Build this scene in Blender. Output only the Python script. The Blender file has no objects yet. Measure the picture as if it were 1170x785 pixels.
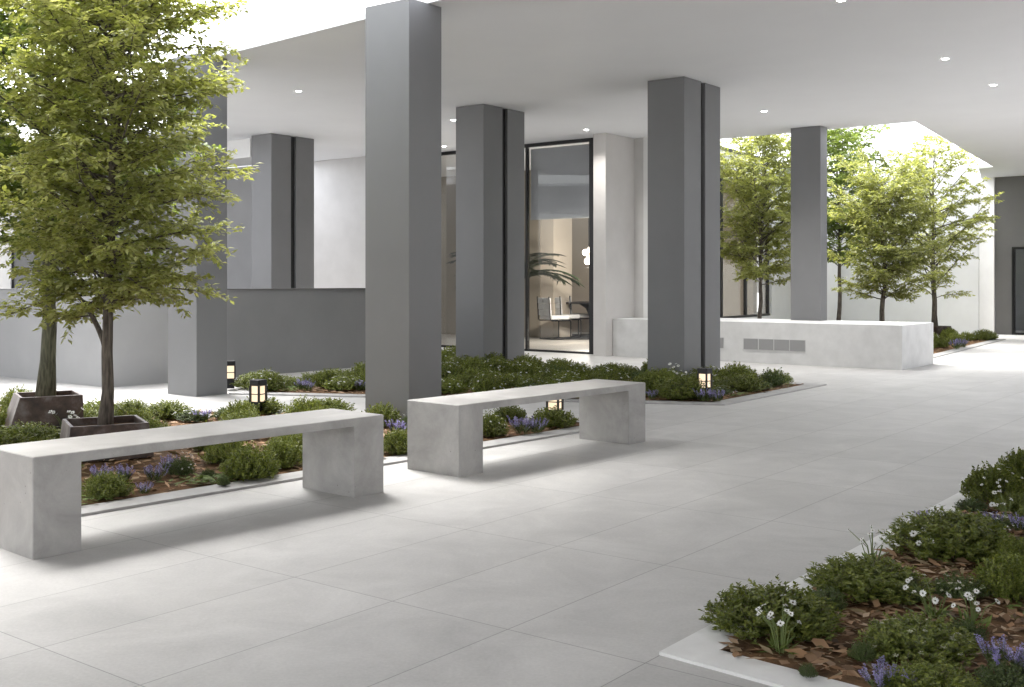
import bpy, bmesh, math, random
import numpy as np
from mathutils import Vector, Matrix

S = bpy.context.scene
C = S.collection
R = math.radians

# ------------------------------------------------------------------ camera
F, HZ, CH = 1250.0, 322.0, 1.22          # focal length in photo pixels, horizon row, eye height
CEIL = 3.65
cam_d = bpy.data.cameras.new("camera")
cam_d.sensor_fit = 'HORIZONTAL'
cam_d.sensor_width = 36.0
cam_d.lens = F / 1170.0 * 36.0
cam_d.shift_y = -(392.5 - HZ) / 1170.0
cam_d.clip_start = 0.05
cam_d.clip_end = 400.0
cam = bpy.data.objects.new("camera", cam_d)
C.objects.link(cam)
cam.location = (0, 0, CH)
cam.rotation_euler = (R(90), 0, 0)
S.camera = cam

# ------------------------------------------------------------------ sky, sun, exposure
SUN_EL = R(60)
SUN_HEAD = Vector((0.58, -0.81))          # the way the light travels over the ground
w = bpy.data.worlds.new("World")
S.world = w
w.use_nodes = True
nt = w.node_tree
bg = nt.nodes['Background']
sky = nt.nodes.new('ShaderNodeTexSky')
sky.sky_type = 'NISHITA'
sky.sun_disc = False
sky.sun_elevation = SUN_EL
sky.sun_rotation = math.atan2(-SUN_HEAD.x, -SUN_HEAD.y)
sky.dust_density = 4.0
sky.air_density = 1.0
hs = nt.nodes.new('ShaderNodeHueSaturation')
hs.inputs['Saturation'].default_value = 0.22
nt.links.new(sky.outputs[0], hs.inputs['Color'])
nt.links.new(hs.outputs[0], bg.inputs[0])
bg.inputs[1].default_value = 0.15
sl = bpy.data.lights.new("sun", 'SUN')
sl.energy = 0.5
sl.angle = R(36)
sl.color = (1.0, 0.985, 0.96)
sun = bpy.data.objects.new("sun", sl)
C.objects.link(sun)
sun.location = (-6, 12, 12)
sd = Vector((SUN_HEAD.x * math.cos(SUN_EL), SUN_HEAD.y * math.cos(SUN_EL), -math.sin(SUN_EL)))
sun.rotation_euler = sd.to_track_quat('-Z', 'Y').to_euler()

S.view_settings.view_transform = 'Standard'
S.view_settings.look = 'None'
S.view_settings.exposure = 2.72
S.view_settings.gamma = 1.0
S.view_settings.use_curve_mapping = False
S.render.engine = 'CYCLES'
cy = S.cycles
cy.use_denoising = True
cy.max_bounces = 14
cy.diffuse_bounces = 10
cy.glossy_bounces = 4
cy.transmission_bounces = 8
cy.transparent_max_bounces = 8
cy.sample_clamp_indirect = 6.0
cy.caustics_reflective = False
cy.caustics_refractive = False

# ------------------------------------------------------------------ projection helpers (photo pixel -> place)
U = Vector((0.6091, 0.7931))
V = Vector((-0.7931, 0.6091))

def G(x, y, z=0.0):
    Y = F * (CH - z) / (y - HZ)
    return Vector(((x - 585.0) / F * Y, Y))

def atY(x, Y):
    return Vector(((x - 585.0) / F * Y, Y))

# ------------------------------------------------------------------ materials
def mat(name):
    m = bpy.data.materials.new(name)
    m.use_nodes = True
    t = m.node_tree
    b = t.nodes['Principled BSDF']
    return m, t, b

def N(t, kind, **kw):
    n = t.nodes.new(kind)
    for k, v in kw.items():
        setattr(n, k, v)
    return n

def plain(name, col, rough=0.6, metal=0.0, spec=0.5):
    m, t, b = mat(name)
    b.inputs['Base Color'].default_value = (*col, 1)
    b.inputs['Roughness'].default_value = rough
    b.inputs['Metallic'].default_value = metal
    b.inputs['Specular IOR Level'].default_value = spec
    return m

def mottled(name, c0, c1, scale=3.0, rough=0.6, bump=0.0, bscale=60.0, lo=0.35, hi=0.65, spec=0.4, detail=6.0, rvar=0.0):
    m, t, b = mat(name)
    geo = N(t, 'ShaderNodeNewGeometry')
    n1 = N(t, 'ShaderNodeTexNoise')
    n1.inputs['Scale'].default_value = scale
    n1.inputs['Detail'].default_value = detail
    n1.inputs['Roughness'].default_value = 0.6
    t.links.new(geo.outputs['Position'], n1.inputs['Vector'])
    cr = N(t, 'ShaderNodeValToRGB')
    cr.color_ramp.elements[0].position = lo
    cr.color_ramp.elements[1].position = hi
    cr.color_ramp.elements[0].color = (*c0, 1)
    cr.color_ramp.elements[1].color = (*c1, 1)
    t.links.new(n1.outputs['Fac'], cr.inputs['Fac'])
    t.links.new(cr.outputs[0], b.inputs['Base Color'])
    b.inputs['Roughness'].default_value = rough
    b.inputs['Specular IOR Level'].default_value = spec
    if rvar:
        mr = N(t, 'ShaderNodeMapRange')
        mr.inputs[1].default_value = 0.3
        mr.inputs[2].default_value = 0.7
        mr.inputs[3].default_value = rough - rvar
        mr.inputs[4].default_value = rough + rvar
        t.links.new(n1.outputs['Fac'], mr.inputs[0])
        t.links.new(mr.outputs[0], b.inputs['Roughness'])
    if bump:
        n2 = N(t, 'ShaderNodeTexNoise')
        n2.inputs['Scale'].default_value = bscale
        n2.inputs['Detail'].default_value = 5
        t.links.new(geo.outputs['Position'], n2.inputs['Vector'])
        bp = N(t, 'ShaderNodeBump')
        bp.inputs['Strength'].default_value = bump
        bp.inputs['Distance'].default_value = 0.01
        t.links.new(n2.outputs['Fac'], bp.inputs['Height'])
        t.links.new(bp.outputs[0], b.inputs['Normal'])
    return m

def floor_mat():
    m, t, b = mat("pale_stone_tiles")
    geo = N(t, 'ShaderNodeNewGeometry')
    rot = N(t, 'ShaderNodeVectorRotate', rotation_type='Z_AXIS')
    rot.inputs['Angle'].default_value = -math.atan2(U.y, U.x)
    t.links.new(geo.outputs['Position'], rot.inputs['Vector'])
    off = N(t, 'ShaderNodeVectorMath', operation='SUBTRACT')
    off.inputs[1].default_value = (1.939 - 1.097 * 40, 1.794 - 0.557 * 80, 0)
    t.links.new(rot.outputs[0], off.inputs[0])
    br = N(t, 'ShaderNodeTexBrick')
    br.offset = 0.0
    br.squash = 1.0
    br.inputs['Scale'].default_value = 1.0
    br.inputs['Mortar Size'].default_value = 0.0022
    br.inputs['Mortar Smooth'].default_value = 0.15
    br.inputs['Bias'].default_value = 0.0
    br.inputs['Brick Width'].default_value = 1.097
    br.inputs['Row Height'].default_value = 0.557
    br.inputs['Color1'].default_value = (0.45, 0.444, 0.432, 1)
    br.inputs['Color2'].default_value = (0.485, 0.478, 0.465, 1)
    br.inputs['Mortar'].default_value = (0.25, 0.245, 0.24, 1)
    t.links.new(off.outputs[0], br.inputs['Vector'])
    # cloudy mineral veil in each slab
    n1 = N(t, 'ShaderNodeTexNoise')
    n1.inputs['Scale'].default_value = 2.3
    n1.inputs['Detail'].default_value = 9
    n1.inputs['Roughness'].default_value = 0.68
    n1.inputs['Distortion'].default_value = 0.6
    t.links.new(geo.outputs['Position'], n1.inputs['Vector'])
    n2 = N(t, 'ShaderNodeTexNoise')
    n2.inputs['Scale'].default_value = 75
    n2.inputs['Detail'].default_value = 7
    n2.inputs['Roughness'].default_value = 0.7
    t.links.new(geo.outputs['Position'], n2.inputs['Vector'])
    mx = N(t, 'ShaderNodeMath', operation='MULTIPLY_ADD')
    mx.inputs[1].default_value = 0.62
    t.links.new(n2.outputs['Fac'], mx.inputs[0])
    t.links.new(n1.outputs['Fac'], mx.inputs[2])
    mr = N(t, 'ShaderNodeMapRange')
    mr.inputs[1].default_value = 0.52
    mr.inputs[2].default_value = 1.1
    mr.inputs[3].default_value = 0.76
    mr.inputs[4].default_value = 1.20
    t.links.new(mx.outputs[0], mr.inputs[0])
    mul = N(t, 'ShaderNodeMixRGB', blend_type='MULTIPLY')
    mul.inputs[0].default_value = 1.0
    t.links.new(br.outputs['Color'], mul.inputs[1])
    t.links.new(mr.outputs[0], mul.inputs[2])
    t.links.new(mul.outputs[0], b.inputs['Base Color'])
    rr = N(t, 'ShaderNodeMapRange')
    rr.inputs[1].default_value = 0.4
    rr.inputs[2].default_value = 1.0
    rr.inputs[3].default_value = 0.42
    rr.inputs[4].default_value = 0.66
    t.links.new(mx.outputs[0], rr.inputs[0])
    t.links.new(rr.outputs[0], b.inputs['Roughness'])
    b.inputs['Specular IOR Level'].default_value = 0.45
    inv = N(t, 'ShaderNodeMath', operation='MULTIPLY_ADD')
    inv.inputs[1].default_value = -1.0
    t.links.new(br.outputs['Fac'], inv.inputs[0])
    sm = N(t, 'ShaderNodeMath', operation='MULTIPLY')
    sm.inputs[1].default_value = 0.10
    t.links.new(n2.outputs['Fac'], sm.inputs[0])
    t.links.new(sm.outputs[0], inv.inputs[2])
    bp = N(t, 'ShaderNodeBump')
    bp.inputs['Strength'].default_value = 0.30
    bp.inputs['Distance'].default_value = 0.006
    t.links.new(inv.outputs[0], bp.inputs['Height'])
    t.links.new(bp.outputs[0], b.inputs['Normal'])
    return m

def island_ramp(name, cols, rough=0.55, transl=0.0, tcol=None, spec=0.35):
    """every small face island (leaf, chip, petal) takes its own tone"""
    m, t, b = mat(name)
    geo = N(t, 'ShaderNodeNewGeometry')
    cr = N(t, 'ShaderNodeValToRGB')
    e = cr.color_ramp.elements
    while len(e) < len(cols):
        e.new(0.5)
    for i, c in enumerate(cols):
        e[i].position = i / max(1, len(cols) - 1)
        e[i].color = (*c, 1)
    t.links.new(geo.outputs['Random Per Island'], cr.inputs['Fac'])
    oi = N(t, 'ShaderNodeObjectInfo')
    mr = N(t, 'ShaderNodeMapRange')
    mr.inputs[3].default_value = 0.82
    mr.inputs[4].default_value = 1.18
    t.links.new(oi.outputs['Random'], mr.inputs[0])
    mul = N(t, 'ShaderNodeMixRGB', blend_type='MULTIPLY')
    mul.inputs[0].default_value = 1.0
    t.links.new(cr.outputs[0], mul.inputs[1])
    t.links.new(mr.outputs[0], mul.inputs[2])
    t.links.new(mul.outputs[0], b.inputs['Base Color'])
    b.inputs['Roughness'].default_value = rough
    b.inputs['Specular IOR Level'].default_value = spec
    if transl > 0:
        tr = N(t, 'ShaderNodeBsdfTranslucent')
        g = N(t, 'ShaderNodeMixRGB', blend_type='MULTIPLY')
        g.inputs[0].default_value = 1.0
        g.inputs[2].default_value = (*(tcol or (1.5, 1.5, 0.7)), 1)
        t.links.new(mul.outputs[0], g.inputs[1])
        t.links.new(g.outputs[0], tr.inputs['Color'])
        ms = N(t, 'ShaderNodeMixShader')
        ms.inputs[0].default_value = transl
        t.links.new(b.outputs[0], ms.inputs[1])
        t.links.new(tr.outputs[0], ms.inputs[2])
        t.links.new(ms.outputs[0], t.nodes['Material Output'].inputs['Surface'])
    return m

def emit(name, col, strength):
    m, t, b = mat(name)
    b.inputs['Base Color'].default_value = (*col, 1)
    b.inputs['Emission Color'].default_value = (*col, 1)
    b.inputs['Emission Strength'].default_value = strength
    return m

def glass_mat(name, tint=(1, 1, 1), refl=1.0):
    m, t, b = mat(name)
    t.nodes.remove(b)
    tr = N(t, 'ShaderNodeBsdfTransparent')
    tr.inputs[0].default_value = (*tint, 1)
    gl = N(t, 'ShaderNodeBsdfGlossy')
    gl.inputs['Roughness'].default_value = 0.01
    fr = N(t, 'ShaderNodeFresnel')
    fr.inputs['IOR'].default_value = 1.5
    sc = N(t, 'ShaderNodeMath', operation='MULTIPLY')
    sc.inputs[1].default_value = refl
    t.links.new(fr.outputs[0], sc.inputs[0])
    ms = N(t, 'ShaderNodeMixShader')
    t.links.new(sc.outputs[0], ms.inputs[0])
    t.links.new(tr.outputs[0], ms.inputs[1])
    t.links.new(gl.outputs[0], ms.inputs[2])
    t.links.new(ms.outputs[0], t.nodes['Material Output'].inputs['Surface'])
    return m

def corten_mat():
    m, t, b = mat("rusted_steel")
    geo = N(t, 'ShaderNodeNewGeometry')
    n1 = N(t, 'ShaderNodeTexNoise')
    n1.inputs['Scale'].default_value = 6
    n1.inputs['Detail'].default_value = 8
    n1.inputs['Roughness'].default_value = 0.65
    t.links.new(geo.outputs['Position'], n1.inputs['Vector'])
    cr = N(t, 'ShaderNodeValToRGB')
    e = cr.color_ramp.elements
    e[0].position, e[0].color = 0.32, (0.025, 0.021, 0.02, 1)
    e[1].position, e[1].color = 0.72, (0.20, 0.18, 0.172, 1)
    x = e.new(0.5)
    x.color = (0.080, 0.052, 0.040, 1)
    t.links.new(n1.outputs['Fac'], cr.inputs['Fac'])
    t.links.new(cr.outputs[0], b.inputs['Base Color'])
    b.inputs['Metallic'].default_value = 0.25
    b.inputs['Roughness'].default_value = 0.5
    return m

def bark_mat(name, c0, c1):
    m, t, b = mat(name)
    geo = N(t, 'ShaderNodeNewGeometry')
    mp = N(t, 'ShaderNodeMapping')
    mp.inputs['Scale'].default_value = (60, 60, 8)
    t.links.new(geo.outputs['Position'], mp.inputs['Vector'])
    n1 = N(t, 'ShaderNodeTexNoise')
    n1.inputs['Scale'].default_value = 1
    n1.inputs['Detail'].default_value = 6
    t.links.new(mp.outputs[0], n1.inputs['Vector'])
    cr = N(t, 'ShaderNodeValToRGB')
    cr.color_ramp.elements[0].position = 0.35
    cr.color_ramp.elements[0].color = (*c0, 1)
    cr.color_ramp.elements[1].position = 0.65
    cr.color_ramp.elements[1].color = (*c1, 1)
    t.links.new(n1.outputs['Fac'], cr.inputs['Fac'])
    t.links.new(cr.outputs[0], b.inputs['Base Color'])
    b.inputs['Roughness'].default_value = 0.85
    bp = N(t, 'ShaderNodeBump')
    bp.inputs['Strength'].default_value = 0.8
    bp.inputs['Distance'].default_value = 0.01
    t.links.new(n1.outputs['Fac'], bp.inputs['Height'])
    t.links.new(bp.outputs[0], b.inputs['Normal'])
    return m

M = {}
M['floor'] = floor_mat()
M['ceiling'] = mottled("matte_white_ceiling", (0.78, 0.785, 0.80), (0.80, 0.805, 0.82), 1.2, 0.8, spec=0.2)
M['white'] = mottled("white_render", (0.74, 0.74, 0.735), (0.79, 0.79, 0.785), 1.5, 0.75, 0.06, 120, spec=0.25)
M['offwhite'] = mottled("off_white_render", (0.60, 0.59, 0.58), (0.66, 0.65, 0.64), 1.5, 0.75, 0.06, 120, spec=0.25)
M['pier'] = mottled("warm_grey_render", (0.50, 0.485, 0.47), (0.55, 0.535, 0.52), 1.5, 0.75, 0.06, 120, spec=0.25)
M['column'] = mottled("charcoal_panel", (0.172, 0.173, 0.178), (0.19, 0.191, 0.196), 0.9, 0.5, 0.015, 200, spec=0.4)
M['recess'] = plain("black_recess", (0.012, 0.012, 0.012), 0.6)
M['lowwall'] = mottled("mid_grey_plaster", (0.235, 0.235, 0.24), (0.265, 0.265, 0.27), 1.1, 0.6, 0.04, 90, spec=0.35)
M['litwall'] = mottled("lit_grey_plaster", (0.36, 0.36, 0.365), (0.40, 0.40, 0.405), 1.1, 0.65, 0.04, 90, spec=0.3)  # paler copy of the low wall plaster, lit tone put into the colour
M['concrete'] = mottled("polished_concrete", (0.265, 0.26, 0.253), (0.46, 0.452, 0.442), 3.6, 0.5, 0.10, 90, 0.34, 0.66, 0.4, 9.0, 0.08)
def concrete_mat():
    m = mottled("polished_concrete", (0.285, 0.278, 0.268), (0.425, 0.415, 0.402), 3.6, 0.5, 0.10, 90, 0.32, 0.68, 0.4, 12.0, 0.08)
    t = m.node_tree
    b = t.nodes['Principled BSDF']
    for n in t.nodes:
        if n.type == 'TEX_NOISE' and abs(n.inputs['Scale'].default_value - 3.6) < .01:
            n.inputs['Roughness'].default_value = 0.70
            n.inputs['Distortion'].default_value = 0.5
    geo = next(n for n in t.nodes if n.type == 'NEW_GEOMETRY')
    vo = N(t, 'ShaderNodeTexVoronoi')
    vo.inputs['Scale'].default_value = 26
    t.links.new(geo.outputs['Position'], vo.inputs['Vector'])
    sep = N(t, 'ShaderNodeSeparateColor')
    t.links.new(vo.outputs['Color'], sep.inputs[0])
    th = N(t, 'ShaderNodeMapRange')          # pit radius differs from cell to cell, most cells have none
    th.inputs[1].default_value = 0.6; th.inputs[2].default_value = 1.0
    th.inputs[3].default_value = 0.0; th.inputs[4].default_value = 0.10
    t.links.new(sep.outputs[0], th.inputs[0])
    lt = N(t, 'ShaderNodeMath', operation='LESS_THAN')
    t.links.new(vo.outputs['Distance'], lt.inputs[0])
    t.links.new(th.outputs[0], lt.inputs[1])
    mx = N(t, 'ShaderNodeMixRGB', blend_type='MULTIPLY')
    mx.inputs[2].default_value = (0.55, 0.54, 0.52, 1)
    t.links.new(lt.outputs[0], mx.inputs[0])
    src = b.inputs['Base Color'].links[0].from_socket
    t.links.new(src, mx.inputs[1])
    t.links.new(mx.outputs[0], b.inputs['Base Color'])
    return m
M['concrete'] = concrete_mat()
M['pale_concrete'] = mottled("pale_cast_concrete", (0.55, 0.55, 0.545), (0.66, 0.66, 0.655), 4.0, 0.65, 0.08, 90, 0.3, 0.7, 0.3, 8)
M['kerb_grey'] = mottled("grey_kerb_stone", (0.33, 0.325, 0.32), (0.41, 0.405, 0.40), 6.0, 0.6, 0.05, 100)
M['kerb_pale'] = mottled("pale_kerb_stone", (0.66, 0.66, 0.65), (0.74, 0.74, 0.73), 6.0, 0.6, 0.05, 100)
M['soil'] = mottled("dark_soil", (0.06, 0.04, 0.024), (0.22, 0.125, 0.065), 9.0, 0.9, 0.8, 60, 0.35, 0.7, 0.1, 8)
M['mulch'] = island_ramp("bark_chips", [(0.08, 0.048, 0.026), (0.36, 0.20, 0.10), (0.44, 0.28, 0.16), (0.20, 0.11, 0.055), (0.50, 0.37, 0.25), (0.16, 0.13, 0.05)], 0.8)
M['moss'] = island_ramp("fallen_leaf_green", [(0.07, 0.11, 0.02), (0.20, 0.26, 0.07), (0.11, 0.17, 0.03)], 0.6, 0.2)
M['leaf_sun'] = island_ramp("spring_leaf", [(0.245, 0.275, 0.075), (0.385, 0.41, 0.175), (0.30, 0.335, 0.11), (0.47, 0.48, 0.27), (0.195, 0.23, 0.06)], 0.40, 0.5, (1.28, 1.25, 0.66))
M['leaf_green'] = island_ramp("fresh_green_leaf", [(0.17, 0.23, 0.06), (0.29, 0.36, 0.12), (0.21, 0.28, 0.075), (0.34, 0.39, 0.15)], 0.5, 0.42, (1.3, 1.35, 0.6))
M['shrub'] = island_ramp("shrub_leaf", [(0.082, 0.11, 0.019), (0.175, 0.205, 0.038), (0.115, 0.15, 0.026), (0.23, 0.25, 0.06), (0.06, 0.082, 0.017)], 0.5, 0.25, (1.3, 1.3, 0.6))
M['shrub_blue'] = island_ramp("bluish_shrub_leaf", [(0.05, 0.075, 0.024), (0.11, 0.145, 0.05), (0.075, 0.105, 0.03)], 0.5, 0.22, (1.2, 1.3, 0.7))
M['stalk'] = plain("green_stalk", (0.13, 0.17, 0.05), 0.6)
M['petal_white'] = island_ramp("white_petal", [(0.72, 0.72, 0.70), (0.82, 0.82, 0.80), (0.66, 0.67, 0.62)], 0.6, 0.25, (1, 1, 1))
M['petal_cream'] = island_ramp("cream_floret", [(0.42, 0.43, 0.30), (0.55, 0.55, 0.40), (0.34, 0.36, 0.22)], 0.6, 0.2, (1, 1, 0.9))
M['petal_violet'] = island_ramp("violet_floret", [(0.24, 0.20, 0.44), (0.40, 0.36, 0.62), (0.31, 0.26, 0.52), (0.52, 0.49, 0.70)], 0.6, 0.25, (1, 1, 1.1))
M['flower_eye'] = plain("flower_eye", (0.10, 0.09, 0.04), 0.8)
M['bark'] = bark_mat("grey_brown_bark", (0.055, 0.045, 0.037), (0.17, 0.145, 0.12))
M['bark_green'] = bark_mat("mossy_bark", (0.06, 0.06, 0.04), (0.17, 0.17, 0.115))
M['corten'] = corten_mat()
M['black'] = plain("black_metal", (0.012, 0.012, 0.013), 0.4, 0.3)
M['lampblack'] = plain("dark_lamp_metal", (0.022, 0.022, 0.025), 0.45, 0.3)
M['lampglow'] = emit("warm_lamp_glass", (1.0, 0.78, 0.54), 0.15)
M['spot'] = emit("downlight_glow", (1.0, 0.98, 0.95), 9.0)
M['trim'] = plain("white_trim", (0.75, 0.75, 0.75), 0.4)
M['glass'] = glass_mat("window_glass", (0.93, 0.94, 0.94), 0.5)
M['blind'] = mottled("grey_blind_fabric", (0.44, 0.44, 0.46), (0.48, 0.48, 0.50), 2.0, 0.8)
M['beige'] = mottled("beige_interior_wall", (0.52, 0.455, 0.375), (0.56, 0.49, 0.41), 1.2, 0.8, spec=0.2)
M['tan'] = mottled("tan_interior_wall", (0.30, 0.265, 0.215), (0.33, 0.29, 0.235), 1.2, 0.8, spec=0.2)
M['room_floor'] = mottled("interior_floor", (0.40, 0.375, 0.345), (0.46, 0.435, 0.40), 2.0, 0.4)
M['fabric'] = mottled("pale_grey_upholstery", (0.62, 0.62, 0.62), (0.70, 0.70, 0.70), 20, 0.9)
M['disc'] = mottled("dark_disc", (0.03, 0.03, 0.032), (0.06, 0.06, 0.06), 10, 0.95)
M['palm'] = island_ramp("palm_leaf", [(0.010, 0.019, 0.008), (0.022, 0.035, 0.014), (0.015, 0.026, 0.010)], 0.45, 0.1)
M['globe'] = emit("warm_globe_glass", (1.0, 0.88, 0.72), 1.2)
M['vent'] = plain("grey_vent_metal", (0.27, 0.27, 0.27), 0.5)
M['vent_line'] = plain("pale_vent_frame", (0.5, 0.5, 0.5), 0.5)
M['darkwall'] = mottled("warm_charcoal_plaster", (0.135, 0.131, 0.128), (0.15, 0.146, 0.143), 1.0, 0.6, 0.03, 90)
M['cushion'] = plain("dark_lounge_fabric", (0.10, 0.10, 0.105), 0.9)

# ------------------------------------------------------------------ object helpers
def tag(o, label=None, cat=None, group=None, kind=None):
    if label: o['label'] = label
    if cat: o['category'] = cat
    if group: o['group'] = group
    if kind: o['kind'] = kind
    return o

def empty(name, loc=(0, 0, 0), rz=0.0):
    o = bpy.data.objects.new(name, None)
    o.empty_display_size = 0.1
    C.objects.link(o)
    o.location = loc
    o.rotation_euler = (0, 0, rz)
    return o

class MB:
    """collects simple solids into one mesh"""
    def __init__(s):
        s.v, s.f = [], []
    def poly(s, pts):
        b = len(s.v)
        s.v += [tuple(p) for p in pts]
        s.f.append(tuple(range(b, b + len(pts))))
    def prism(s, pts, z0, z1, top=None):
        """pts: counter-clockwise 2-D outline"""
        b, n = len(s.v), len(pts)
        tp = top or pts
        s.v += [(p[0], p[1], z0) for p in pts] + [(p[0], p[1], z1) for p in tp]
        s.f.append(tuple(range(b + n - 1, b - 1, -1)))
        s.f.append(tuple(range(b + n, b + 2 * n)))
        for i in range(n):
            j = (i + 1) % n
            s.f.append((b + i, b + j, b + n + j, b + n + i))
    def box(s, x0, x1, y0, y1, z0, z1):
        s.prism([(x0, y0), (x1, y0), (x1, y1), (x0, y1)], z0, z1)
    def cbox(s, x0, x1, y0, y1, z0, z1, c=0.004):
        """box with small chamfered upright edges"""
        s.prism([(x0 + c, y0), (x1 - c, y0), (x1, y0 + c), (x1, y1 - c), (x1 - c, y1), (x0 + c, y1), (x0, y1 - c), (x0, y0 + c)], z0, z1)
    def quadbox(s, o, d, n, L, T, z0, z1):
        """upright slab: from 2-D point o, length L along d, thickness T along n"""
        o, d, n = Vector(o), Vector(d), Vector(n)
        pts = [o, o + d * L, o + d * L + n * T, o + n * T]
        if d.x * n.y - d.y * n.x < 0:
            pts.reverse()
        s.prism(pts, z0, z1)
    def tube(s, path, rad, k=8, cap=True):
        path = [Vector(p) for p in path]
        if not hasattr(rad, '__len__'):
            rad = [rad] * len(path)
        b0 = len(s.v)
        prev = None
        for i, p in enumerate(path):
            a = path[min(i + 1, len(path) - 1)] - path[max(i - 1, 0)]
            a = a.normalized() if a.length > 1e-9 else Vector((0, 0, 1))
            if prev is None:
                x = a.orthogonal().normalized()
            else:
                x = prev - a * prev.dot(a)
                x = x.normalized() if x.length > 1e-6 else a.orthogonal().normalized()
            prev = x
            y = a.cross(x)
            for j in range(k):
                t = 2 * math.pi * j / k
                s.v.append(tuple(p + (x * math.cos(t) + y * math.sin(t)) * rad[i]))
        for i in range(len(path) - 1):
            for j in range(k):
                a, b = b0 + i * k + j, b0 + i * k + (j + 1) % k
                s.f.append((a, b, b + k, a + k))
        if cap:
            s.f.append(tuple(range(b0 + k - 1, b0 - 1, -1)))
            e = b0 + (len(path) - 1) * k
            s.f.append(tuple(range(e, e + k)))
    def lathe(s, prof, k=24, c=(0, 0, 0)):
        b0 = len(s.v)
        for r, z in prof:
            for j in range(k):
                t = 2 * math.pi * j / k
                s.v.append((c[0] + r * math.cos(t), c[1] + r * math.sin(t), c[2] + z))
        for i in range(len(prof) - 1):
            for j in range(k):
                a, b = b0 + i * k + j, b0 + i * k + (j + 1) % k
                s.f.append((a, b, b + k, a + k))
        s.f.append(tuple(range(b0 + k - 1, b0 - 1, -1)))
        e = b0 + (len(prof) - 1) * k
        s.f.append(tuple(range(e, e + k)))
    def sphere(s, c, r, k=16):
        s.lathe([(max(1e-4, r * math.sin(math.pi * i / 10)), -r * math.cos(math.pi * i / 10)) for i in range(11)], k, c)
    def build(s, name, m, parent=None, bevel=0.0, smooth=False, loc=None, rz=None):
        me = bpy.data.meshes.new(name)
        me.from_pydata(s.v, [], s.f)
        me.validate()
        me.materials.append(m)
        if smooth:
            me.polygons.foreach_set('use_smooth', [True] * len(me.polygons))
        o = bpy.data.objects.new(name, me)
        C.objects.link(o)
        if parent: o.parent = parent
        if loc is not None: o.location = loc
        if rz is not None: o.rotation_euler = (0, 0, rz)
        if bevel:
            b = o.modifiers.new("bevel", 'BEVEL')
            b.width = bevel
            b.segments = 2
            b.limit_method = 'ANGLE'
        return o

def mesh_np(name, verts, quads, m, parent=None, smooth=False):
    me = bpy.data.meshes.new(name)
    verts = np.asarray(verts, dtype=np.float32)
    quads = np.asarray(quads, dtype=np.int32)
    me.vertices.add(len(verts))
    me.vertices.foreach_set('co', verts.ravel())
    me.loops.add(quads.size)
    me.loops.foreach_set('vertex_index', quads.ravel())
    me.polygons.add(len(quads))
    me.polygons.foreach_set('loop_start', np.arange(0, quads.size, quads.shape[1], dtype=np.int32))
    me.update(calc_edges=True)
    me.validate()
    me.materials.append(m)
    o = bpy.data.objects.new(name, me)
    C.objects.link(o)
    if parent: o.parent = parent
    return o

def leaves_np(pos, dirs, nrm, length, width, fold=0.18):
    """one folded leaf per row: base, two sides, tip (two triangles folded at the midrib, as one island)"""
    pos, dirs, nrm = (np.asarray(a, dtype=np.float64) for a in (pos, dirs, nrm))
    dirs /= np.linalg.norm(dirs, axis=1, keepdims=True) + 1e-9
    side = np.cross(dirs, nrm)
    side /= np.linalg.norm(side, axis=1, keepdims=True) + 1e-9
    up = np.cross(side, dirs)
    L = np.asarray(length)[:, None]
    W = np.asarray(width)[:, None]
    n = len(pos)
    v = np.empty((n, 4, 3))
    v[:, 0] = pos
    v[:, 1] = pos + dirs * L * 0.45 + side * W * 0.5 + up * W * fold
    v[:, 2] = pos + dirs * L
    v[:, 3] = pos + dirs * L * 0.45 - side * W * 0.5 + up * W * fold
    b = np.arange(n)[:, None] * 4
    t = np.concatenate([b + np.array([[0, 1, 2]]), b + np.array([[0, 2, 3]])], axis=1).reshape(-1, 3)
    return v.reshape(-1, 3), t

def copy_tree(o, parent=None):
    c = o.copy()
    C.objects.link(c)
    if parent is not None: c.parent = parent
    for ch in o.children:
        copy_tree(ch, c)
    return c

ANG_U = math.atan2(U.y, U.x)

# ================================================================== STRUCTURE
mb = MB()
mb.poly([(-120, -120, 0), (120, -120, 0), (120, 120, 0), (-120, 120, 0)])
tag(mb.build("floor", M['floor']), "pale grey stone tile paving of the covered court", kind='structure')

# ceiling slab with its two open courts and added unseen openings
def slab(name, outer, holes, z0, z1, m):
    bm = bmesh.new()
    def ring(pts, z):
        vs = [bm.verts.new((p[0], p[1], z)) for p in pts]
        return vs, [bm.edges.new((vs[i], vs[(i + 1) % len(vs)])) for i in range(len(vs))]
    lay = []
    for z in (z0, z1):
        es, rings = [], []
        for pts in [outer] + holes:
            vs, e = ring(pts, z)
            es += e
            rings.append(vs)
        bmesh.ops.triangle_fill(bm, edges=es, use_beauty=True, use_dissolve=False)
        lay.append(rings)
    for a, b in zip(*lay):
        for i in range(len(a)):
            j = (i + 1) % len(a)
            bm.faces.new((a[i], a[j], b[j], b[i]))
    bmesh.ops.recalc_face_normals(bm, faces=bm.faces)
    me = bpy.data.meshes.new(name)
    bm.to_mesh(me)
    bm.free()
    me.materials.append(m)
    o = bpy.data.objects.new(name, me)
    C.objects.link(o)
    return o

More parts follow.
